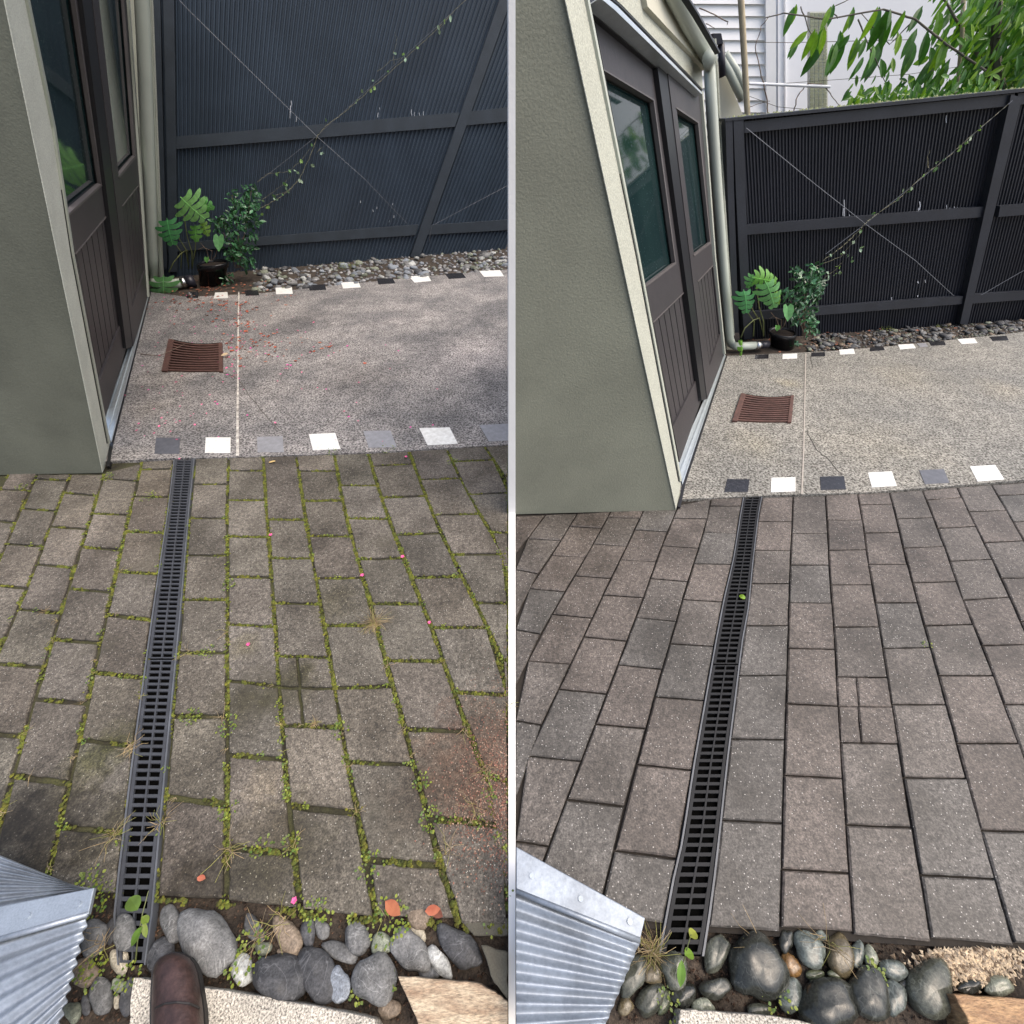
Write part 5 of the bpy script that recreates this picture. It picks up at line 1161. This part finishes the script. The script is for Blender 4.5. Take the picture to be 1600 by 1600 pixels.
# boot
def boot():
    root = tag(empty('leather_boot', G(277, 1600, .03)), 'brown leather boot toe standing on the speckled step, worn by the person taking the picture', 'boot')
    secs = [(1489, 4, 273, .03), (1492, 15, 273, .045), (1497, 24, 273, .055), (1506, 31, 273, .063), (1520, 36, 273.5, .07), (1545, 39, 275, .078), (1580, 42, 277, .088), (1620, 43, 278, .10), (1680, 40, 277, .12), (1760, 38, 275, .13), (1800, 34, 275, .13), (1806, 20, 275, .12)]
    def loft(name, mat, sc, zb, flatn, hk):
        m = MB(); n = 20; vs = []
        for y, w_, cx, h in secs:
            for k in range(n + 1):
                a = math.pi * k / n; z = zb + hk * h * max(0, math.sin(a)) ** .75
                vs.append(G(cx - math.cos(a) * w_ * sc, y, z))
        W = n + 1; fs = [(i * W + k, i * W + k + 1, (i + 1) * W + k + 1, (i + 1) * W + k) for i in range(len(secs) - 1) for k in range(n)]
        fs += [tuple(range(n, -1, -1)), tuple((len(secs) - 1) * W + k for k in range(W))] + [(i * W, (i + 1) * W, (i + 1) * W + n, i * W + n) for i in range(len(secs) - 1)]
        m.add(vs, fs); return m.build(name, mat, root, smooth=True)
    loft('upper', M['leather'], .97, .045, 0, 1.0)
    m = MB(); ring = [(cx - w_ * 1.03, y - (2.0 if i == 0 else 0)) for i, (y, w_, cx, h) in enumerate(secs)] + [(cx + w_ * 1.03, y - (2.0 if i == 0 else 0)) for i, (y, w_, cx, h) in reversed(list(enumerate(secs)))]
    fr = [G(x, y, .047) for x, y in ring]; m.prism(fr, [p - Z * .017 for p in fr]); m.build('sole', M['sole'], root)
    m = MB(); m.tube([G(240 + 3, 1575, .10), G(258, 1568, .135), G(277, 1566, .14), G(296, 1568, .135), G(312, 1575, .10)], .0022, 5); m.build('seam', M['sole'], root)
    m = MB(); b = G(277, 1745, .12); m.tube([b, b + Vector((0, -.02, .10)), b + Vector((0, -.03, .20))], .055, 18, .06); m.build('shaft', M['leather'], root, smooth=True)
boot()

# ================================================================== MOSS, WEEDS, LITTER
def lerp2(a, b, t): return (a[0] + (b[0] - a[0]) * t, a[1] + (b[1] - a[1]) * t)
m = MB()
for a, b in joint_px:
    L_ = (G(*a) - G(*b)).length
    mx, my = (a[0] + b[0]) / 2, (a[1] + b[1]) / 2
    amt = random.choice([.05, .25, .6, 1.0]) * (1.0 if (my < 1180 and mx > 180) else .55) + (.25 if 380 < mx and my < 1120 else 0)
    if mx < 130: amt *= .3
    ph = random.uniform(0, 6)
    for k in range(int(L_ * 330)):
        t = random.random()
        if math.sin(ph + t * 7) * .5 + .5 > amt + random.uniform(-.1, .3): continue
        x, y = lerp2(a, b, t); p = G(x, y)
        p += Vector((random.gauss(0, .0062), random.gauss(0, .0062), 0)); r = random.uniform(.0035, .0085)
        k_ = random.uniform(.6, 1.35); m.cur = (k_ * random.uniform(.85, 1.15), k_, k_)
        zc = random.uniform(-.007, .001); ph2 = random.uniform(0, 1)
        ring = [Vector((p.x + math.cos(ph2 + q * 1.2566) * r, p.y + math.sin(ph2 + q * 1.2566) * r, zc - .003)) for q in range(5)]
        m.add(ring + [Vector((p.x, p.y, zc + r * .5))], [(q, (q + 1) % 5, 5) for q in range(5)])
tag(m.build('moss', M['moss']), 'bright green moss filling the joints of the mossy paving', 'moss', kind='stuff')
def clump(m, p, s, n, kind):
    for k in range(n):
        a = random.uniform(0, 6.28); r = s * random.random() ** .6
        c = p + Vector((math.cos(a) * r, math.sin(a) * r, random.uniform(.002, s * .35)))
        if kind == 'clover':
            m.cur = random.choice([(1, 1, 1), (1.4, 1.25, .8), (.7, .9, .8), (1.7, 1.5, .9)])
            q = random.uniform(.0032, .0065) * (1 + s * 3); leafquad(m, c, Z + rnd_dir() * .5, Vector((math.cos(a), math.sin(a), random.uniform(-.1, .3))), q * 1.5, q * 1.25, .15, 3)
        else:
            d = Vector((math.cos(a), math.sin(a), random.uniform(.1, 1.0))); e = p + d * s * random.uniform(.6, 1.6)
            m.cur = random.choice([(1, 1, 1), (1.3, 1.2, 1.0), (.7, .65, .5), (.9, 1.1, .5)])
            mid = p.lerp(e, .5) + rnd_dir() * s * .2; mid.z = abs(mid.z); e.z = max(.003, e.z * .5); m.tube([p + Vector((random.uniform(-1, 1), random.uniform(-1, 1), 0)) * s * .3, mid, e], .0009, 3, .0005, cap=False)
m = MB()
for a, b in joint_px:
    my = (a[1] + b[1]) / 2; mx = (a[0] + b[0]) / 2
    for k in range(3):
        if random.random() < (.22 if my > 800 else .10) * (1 if mx > 120 else .35): clump(m, G(*lerp2(a, b, random.random())), random.uniform(.006, .016), random.randint(4, 10), 'clover')
tag(m.build('joint_weeds', M['weed']), 'tiny weeds sprouting along the joints of the mossy paving', 'weeds', kind='stuff')
m = MB()
for a, b in joint_px:
    my = (a[1] + b[1]) / 2
    if random.random() < (.32 if my > 950 else .06): clump(m, G(*lerp2(a, b, random.random())), random.uniform(.012, .04), random.randint(3, 9), 'straw')
for x, y in [(700, 1330), (760, 1200), (740, 1260), (120, 1460), (160, 1480), (410, 1460), (440, 1440), (1000, 1480), (1180, 1470), (1290, 1470)]: clump(m, G(x, y), .05, 14, 'straw')
tag(m.build('dry_stalks', M['straw']), 'dry straw coloured stalks lying in the joints and between the stones', 'straw', kind='stuff')
WEEDS = [
 ('dry grass tuft spread across the mossy paving, right of centre', 585, 975, .06, 80, 'straw'),
 ('small clover patch at the lower joint by the cracked paver', 531, 1142, .030, 34, 'clover'), ('fine bright grass tuft in front of the cracked paver', 493, 1130, .02, 34, 'straw'),
 ('leafy weed patch in the joint right of the drain, halfway down', 356, 915, .034, 40, 'clover'), ('row of green weeds in the cross joint beside the drain', 325, 1019, .03, 34, 'clover'),
 ('green weeds spilling over the joint near the drain, lower middle', 300, 1119, .034, 36, 'clover'), ('upright weed patch at the joint corner by the dark damp paver', 355, 1135, .04, 44, 'clover'),
 ('round leaved weed in the long joint above the largest boulder', 357, 1265, .032, 34, 'clover'), ('scrappy dry weed in the long joint, lower part', 360, 1330, .05, 15, 'straw'),
 ('dry tuft leaning out of the drain edge, left side', 178, 1306, .05, 15, 'straw'), ('dry tuft leaning over the drain edge, right side', 252, 1285, .05, 15, 'straw'), ('dry stalks at the drain edge beside the mossy damp paver', 207, 1168, .045, 15, 'straw'),
 ('bright weed growing behind the zinc roof tip', 140, 1385, .045, 60, 'clover'), ('yellow green weed between the zinc roof and the drain', 155, 1405, .04, 50, 'clover'),
 ('small weed on a paver near the stucco wall', 36, 761, .035, 34, 'clover'), ('weed rosette in the cross joint left of the drain top', 233, 777, .045, 40, 'clover'),
 ('weeds at the foot of the stucco corner', 168, 745, .04, 40, 'clover'), ('weed clump at the slab edge below the grey tile', 413, 712, .03, 34, 'clover'), ('weed clump at the slab edge below the second white tile', 520, 708, .045, 50, 'clover'),
 ('weeds along the slab edge under the pale grey tile', 605, 703, .05, 50, 'clover'), ('pale weed in the joint under the third white tile', 707, 722, .035, 34, 'clover'),
 ('trailing weed with round leaves over the large speckled stone', 608, 1440, .055, 90, 'clover'), ('weed patch among the stones right of the largest boulder', 385, 1490, .055, 80, 'clover'),
 ('feathery green weed at the paving edge above the slim dark stone', 492, 1425, .035, 50, 'clover'), ('round leaved weed at the joint above the paving end', 580, 1352, .04, 44, 'clover'),
 ('upright yellow green weed in the right hand joint', 675, 1280, .035, 44, 'clover'), ('bright leafy weed in the right hand joint, upper', 658, 1222, .03, 34, 'clover'), ('weed sprig near the divider strip', 766, 1238, .025, 22, 'clover'),
 ('lime green weed over the angular brown stone', 144, 1520, .035, 50, 'clover'), ('green weed before the step end', 200, 1528, .03, 34, 'clover'), ('creeping weed on the big grey boulder', 607, 1535, .02, 22, 'clover'),
 ('clover at the foot of the big grey boulder', 557, 1553, .02, 22, 'clover'), ('clover low in the joint above the wide dark stone', 455, 1320, .03, 30, 'clover'), ('tiny weed row at the joint above the paving end', 412, 1325, .03, 26, 'clover'),
 ('yellow grass tuft between the zinc sheet and the black drain', 1020, 1485, .045, 70, 'straw'), ('green weed beside the grey stone in the wet row', 1212, 1560, .04, 44, 'clover'), ('small green weed among the wet stones in the middle', 1366, 1520, .025, 30, 'clover'),
 ('sprig lying in the cross joint right of centre in the clean paving', 1449, 1008, .018, 12, 'clover'), ('small weed by the greenish stone in the bottom wet row', 1044, 1570, .03, 24, 'clover'),
 ('green tuft growing in the middle of the blue fence pebble bed', 545, 419, .16, 260, 'clover'), ('small green weed in the pebble bed near the blue fence post', 748, 412, .07, 60, 'clover'), ('green tuft in the pebble bed by the black fence', 1385, 516, .09, 90, 'clover'), ('sparse weeds in the pebble bed near the black fence post', 1470, 512, .07, 50, 'clover'),
]
for lab, x, y, s, n, kd in WEEDS:
    m = MB(); p = G(x, y); clump(m, p, s, n, kd)
    if s > .04 and kd == 'straw': clump(m, p, s * .6, n // 3, 'straw')
    tag(m.build('weed_clump' if kd == 'clover' else 'grass_tuft', M['weed'] if kd == 'clover' else M['straw'], origin=p), lab, 'weed' if kd == 'clover' else 'grass tuft')
def sprig(label, pts, leaves, GPz):
    root = tag(empty('leafy_sprig', G(*pts[0])), label, 'sprig')
    m = MB(); m.tube([G(x, y, z) for x, y, z in pts], .002, 5, .001); m.build('stem', M['stem'], root)
    for x, y, z, dx, dy, ln, tint in leaves:
        m = MB(); c = G(x, y, z); e = G(x + dx, y + dy, z * .8); m.cur = tint
        leafquad(m, c, Vector((.1, .3, 1)), e - c, (e - c).length, (e - c).length * ln, .2, 6, .1); m.build('leaf', M['weed'], root)
sprig('bright green sprig growing out of the faded drain end', [(212, 1500, 0), (215, 1470, .06), (222, 1430, .10), (232, 1392, .12)], [(215, 1422, .11, -14, -22, .5, (1.0, 1.2, 1.0)), (222, 1448, .09, -20, 32, .5, (.8, 1.1, .7)), (222, 1432, .1, 10, 10, .7, (1.2, 1.3, .8)), (224, 1440, .09, 4, 26, .35, (1.1, 1.1, .8))], 0)
sprig('bright green sprig growing out of the black drain end', [(1060, 1540, 0), (1066, 1510, .05), (1074, 1480, .09), (1080, 1460, .1)], [(1065, 1500, .08, -1, 44, .42, (.8, 1.2, .6)), (1070, 1492, .09, 14, -4, .7, (1.1, 1.4, .7)), (1078, 1464, .1, 10, -10, .7, (2.2, 1.8, 1.4))], 0)
m = MB(); m.cur = (1.2, 1.6, .4); c = G(1160, 932.5, .008)
m.add([c + Vector((math.cos(a) * .014, math.sin(a) * .014, .002 * math.sin(2 * a))) for a in [k * .5236 for k in range(12)]] + [c + Z * .003], [(k, (k + 1) % 12, 12) for k in range(12)])
tag(m.build('green_leaf', M['weed'], origin=c), 'round lime green leaf lying on the black drain', 'leaf')
# fallen petals and leaves: individuals sharing their mesh
def litter(name, label, cat, group, mat, n, pts, s0, s1, z, tints, seed):
    rnd = random.Random(seed); protos = []
    for k in range(5):
        m = MB(); m.cur = tints[k % len(tints)]; q = 7
        ring = [Vector((math.cos(a) * rnd.uniform(.6, 1), math.sin(a) * rnd.uniform(.35, .8), rnd.uniform(0, .35))) for a in [2 * math.pi * j / q for j in range(q)]]
        m.add(ring + [Vector((0, 0, .05))], [(j, (j + 1) % q, q) for j in range(q)]); protos.append(m.build(name, mat))
    for i in range(n):
        cx, cy, sx, sy = rnd.choice(pts); x, y = rnd.gauss(cx, sx), rnd.gauss(cy, sy)
        if z > .01: 
            y = max(y, 462); x = max(x, 236 - (y - 462) * .26)
        o = protos[i] if i < 5 else protos[i % 5].copy()
        if i >= 5: col.objects.link(o)
        s = rnd.uniform(s0, s1); p = G(x, y, z); o.location = p; o.scale = (s, s, s); o.rotation_euler = (0, 0, rnd.uniform(0, 6.28)); tag(o, label, cat, group)
litter('fallen_petal', 'tiny pink petal fallen on the stained concrete slab', 'petal', 'pink petals on the stained slab', M['petal'], 190, [(360, 560, 18, 22), (330, 500, 40, 20), (300, 530, 60, 50), (420, 545, 60, 18), (560, 620, 130, 40), (270, 640, 40, 30)], .007, .015, .0125, [(1, 1, 1), (.9, 1.2, .8), (1.1, .6, 1.3), (.7, .8, .6), (1.2, 1.6, 1.1)], 21)
litter('fallen_leaf', 'small red brown leaf fallen on the stained concrete slab', 'leaf', 'dead leaves on the stained slab', M['dead_leaf'], 200, [(330, 485, 35, 12), (375, 500, 14, 16), (300, 468, 40, 6), (380, 540, 30, 16), (450, 545, 60, 14), (360, 475, 50, 10)], .011, .028, .0125, [(1.3, .8, .8), (2.0, 1.2, 1), (.6, .6, .6), (1.3, .8, .8), (1.8, 1.9, 1.9)], 22)
litter('dead_leaf', 'small dead leaf among the pot and the monstera stems at the blue fence', 'leaf', 'dead leaves round the first pot', M['dead_leaf'], 110, [(330, 452, 45, 5), (410, 445, 22, 7), (300, 448, 25, 6)], .012, .03, .006, [(1, 1, 1), (1.5, 1.3, 1.2), (.5, .5, .5), (1.8, 1.9, 1.9), (.8, .7, .6)], 23)
litter('dead_leaf', 'small dead leaf among the pot and the monstera stems at the black fence', 'leaf', 'dead leaves round the second pot', M['dead_leaf'], 60, [(1190, 535, 18, 4), (1270, 540, 30, 5), (1350, 525, 60, 6)], .010, .024, .006, [(1, 1, 1), (1.2, 1.2, 1.2), (.5, .5, .5), (1.4, 1.5, 1.5), (.8, .7, .6)], 24)
m = MB()
for i in range(2200):
    x, y = random.gauss(785, 45), random.gauss(1235, 75)
    if x > 793: x = 1586 - x
    if y > 1430: continue
    p = G(x, y, .001); s = random.uniform(.0012, .0038); m.cur = random.choice([(1, 1, 1), (1.3, 1.2, 1.2), (.6, .6, .6), (1.8, 2.4, 2.4)])
    a = random.uniform(0, 6.28); m.add([p + Vector((math.cos(a) * s, math.sin(a) * s, 0)), p + Vector((math.cos(a + 2) * s, math.sin(a + 2) * s, .001)), p + Vector((math.cos(a + 4) * s, math.sin(a + 4) * s, .003))], [(0, 1, 2)])
tag(m.build('red_debris', M['reddebris']), 'reddish crumbled debris strewn over the pavers near the divider strip', 'debris', kind='stuff')
m = MB()
for i in range(2600):
    x, y = random.gauss(1520, 38), random.gauss(1500, 17)
    if x > 1640 or y < 1483 or y > 1552: continue
    p = G(x, y, random.uniform(-.018, -.008)); s = random.uniform(.003, .009); m.cur = random.choice([(1, 1, 1), (1.5, 1.5, 1.4), (.5, .45, .4), (1.7, 1.7, 1.6)])
    a = random.uniform(0, 6.28); m.add([p + Vector((math.cos(a) * s, math.sin(a) * s, 0)), p + Vector((math.cos(a + 2) * s, math.sin(a + 2) * s, .004)), p + Vector((math.cos(a + 4) * s, math.sin(a + 4) * s, .001)), p + Z * s * .8], [(0, 1, 3), (1, 2, 3), (2, 0, 3)])
tag(m.build('leaf_litter', M['chips']), 'pale crumbled leaf litter on the soil right of the wet stones', 'litter', kind='stuff')
m = MB()
for i in range(3600):
    x = random.choice([random.uniform(100, 790), random.uniform(960, 1590)]); y = random.uniform(1400 if x < 800 else 1445, 1595)
    p = G(x, y, -.026); s = random.uniform(.002, .006); k = random.choice([.3, .6, 1.0, 1.4]); m.cur = (k, k * .9, k * .8); a = random.uniform(0, 6.28)
    m.add([p + Vector((math.cos(a + j * 2.1) * s, math.sin(a + j * 2.1) * s, random.uniform(0, .004))) for j in range(3)] + [p + Z * (s + .004)], [(0, 1, 3), (1, 2, 3), (2, 0, 3)])
tag(m.build('soil_crumbs', M['crumbs']), 'dark bark crumbs and grit between the river stones', 'debris', kind='stuff')
def single(label, x, y, s, mat, tint, dx=1, dy=0, z=.004, cat='leaf', name='fallen_leaf'):
    m = MB(); m.cur = tint; c = G(x, y, z); d = G(x + dx * 10, y + dy * 10, z) - c; leafquad(m, c, Z + rnd_dir() * .3, d, s, s * .55, .25, 5, -.2); tag(m.build(name, mat, origin=c), label, cat)
single('orange brown curled leaf beside the weed above the speckled stone', 602, 1408, .06, M['dead_leaf'], (1.5, 1.3, 1.0), .8, .75, .02); single('dark red curled leaf right of the round brown stone', 672, 1418, .045, M['dead_leaf'], (.7, .6, .6), 1, .6, .02)
single('orange leaf scrap behind the round brown stone', 664, 1424, .045, M['dead_leaf'], (1.7, 1.4, 1.2), .9, -.2, .025)
for lab, x, y in (('magenta petal on the joint below the second white tile', 423, 836), ('magenta petal in the joint right of centre', 629, 870), ('pink petal at a joint above the grass tuft', 566, 899), ('red petal at the joint right of the grass tuft', 671, 973), ('pink blossom on the joint above the dark jagged stone', 460, 1407), ('pink blossom on a long stalk beside the drain', 388, 1007), ('magenta petals at the slab edge under the pale grey tile', 634, 714)):
    m = MB(); c = G(x, y, .006)
    for k in range(5): m.cur = (1.1, 1, 1); a = k * 1.2566; leafquad(m, c, Z + rnd_dir() * .4, Vector((math.cos(a), math.sin(a), .4)), .012 if y < 900 else .010, .009, .2, 3)
    tag(m.build('blossom', M['petal'], origin=c), lab, 'petal')
single('small orange leaf on the pavers above the largest boulder', 308, 1371, .03, M['dead_leaf'], (1.9, 1.6, 1.5), 1, .2); single('pale dry leaf on the grate end of the stained slab', 345, 556, .07, M['pale_leaf'], (1, 1, 1), 1, -.2, .03)
single('yellow leaf on the first paver under the slab edge', 420, 722, .05, M['pale_leaf'], (1.3, 1.2, .8), 1, 0.05)
m = MB(); m.tube([G(220, 553, .016), G(250, 556, .03), G(290, 537, .035)], .004, 5, .002); tag(m.build('dry_twig', M['twig'], origin=G(240, 556)), 'long dry twig lying across the corner of the petal covered grate', 'twig')
m = MB(); m.tube([G(1252, 535, .02), G(1268, 530, .05), G(1285, 522, .08)], .004, 5, .002); tag(m.build('dry_twig', M['twig'], origin=G(1260, 533)), 'short orange twig lying in the pebbles by the second pot', 'twig')
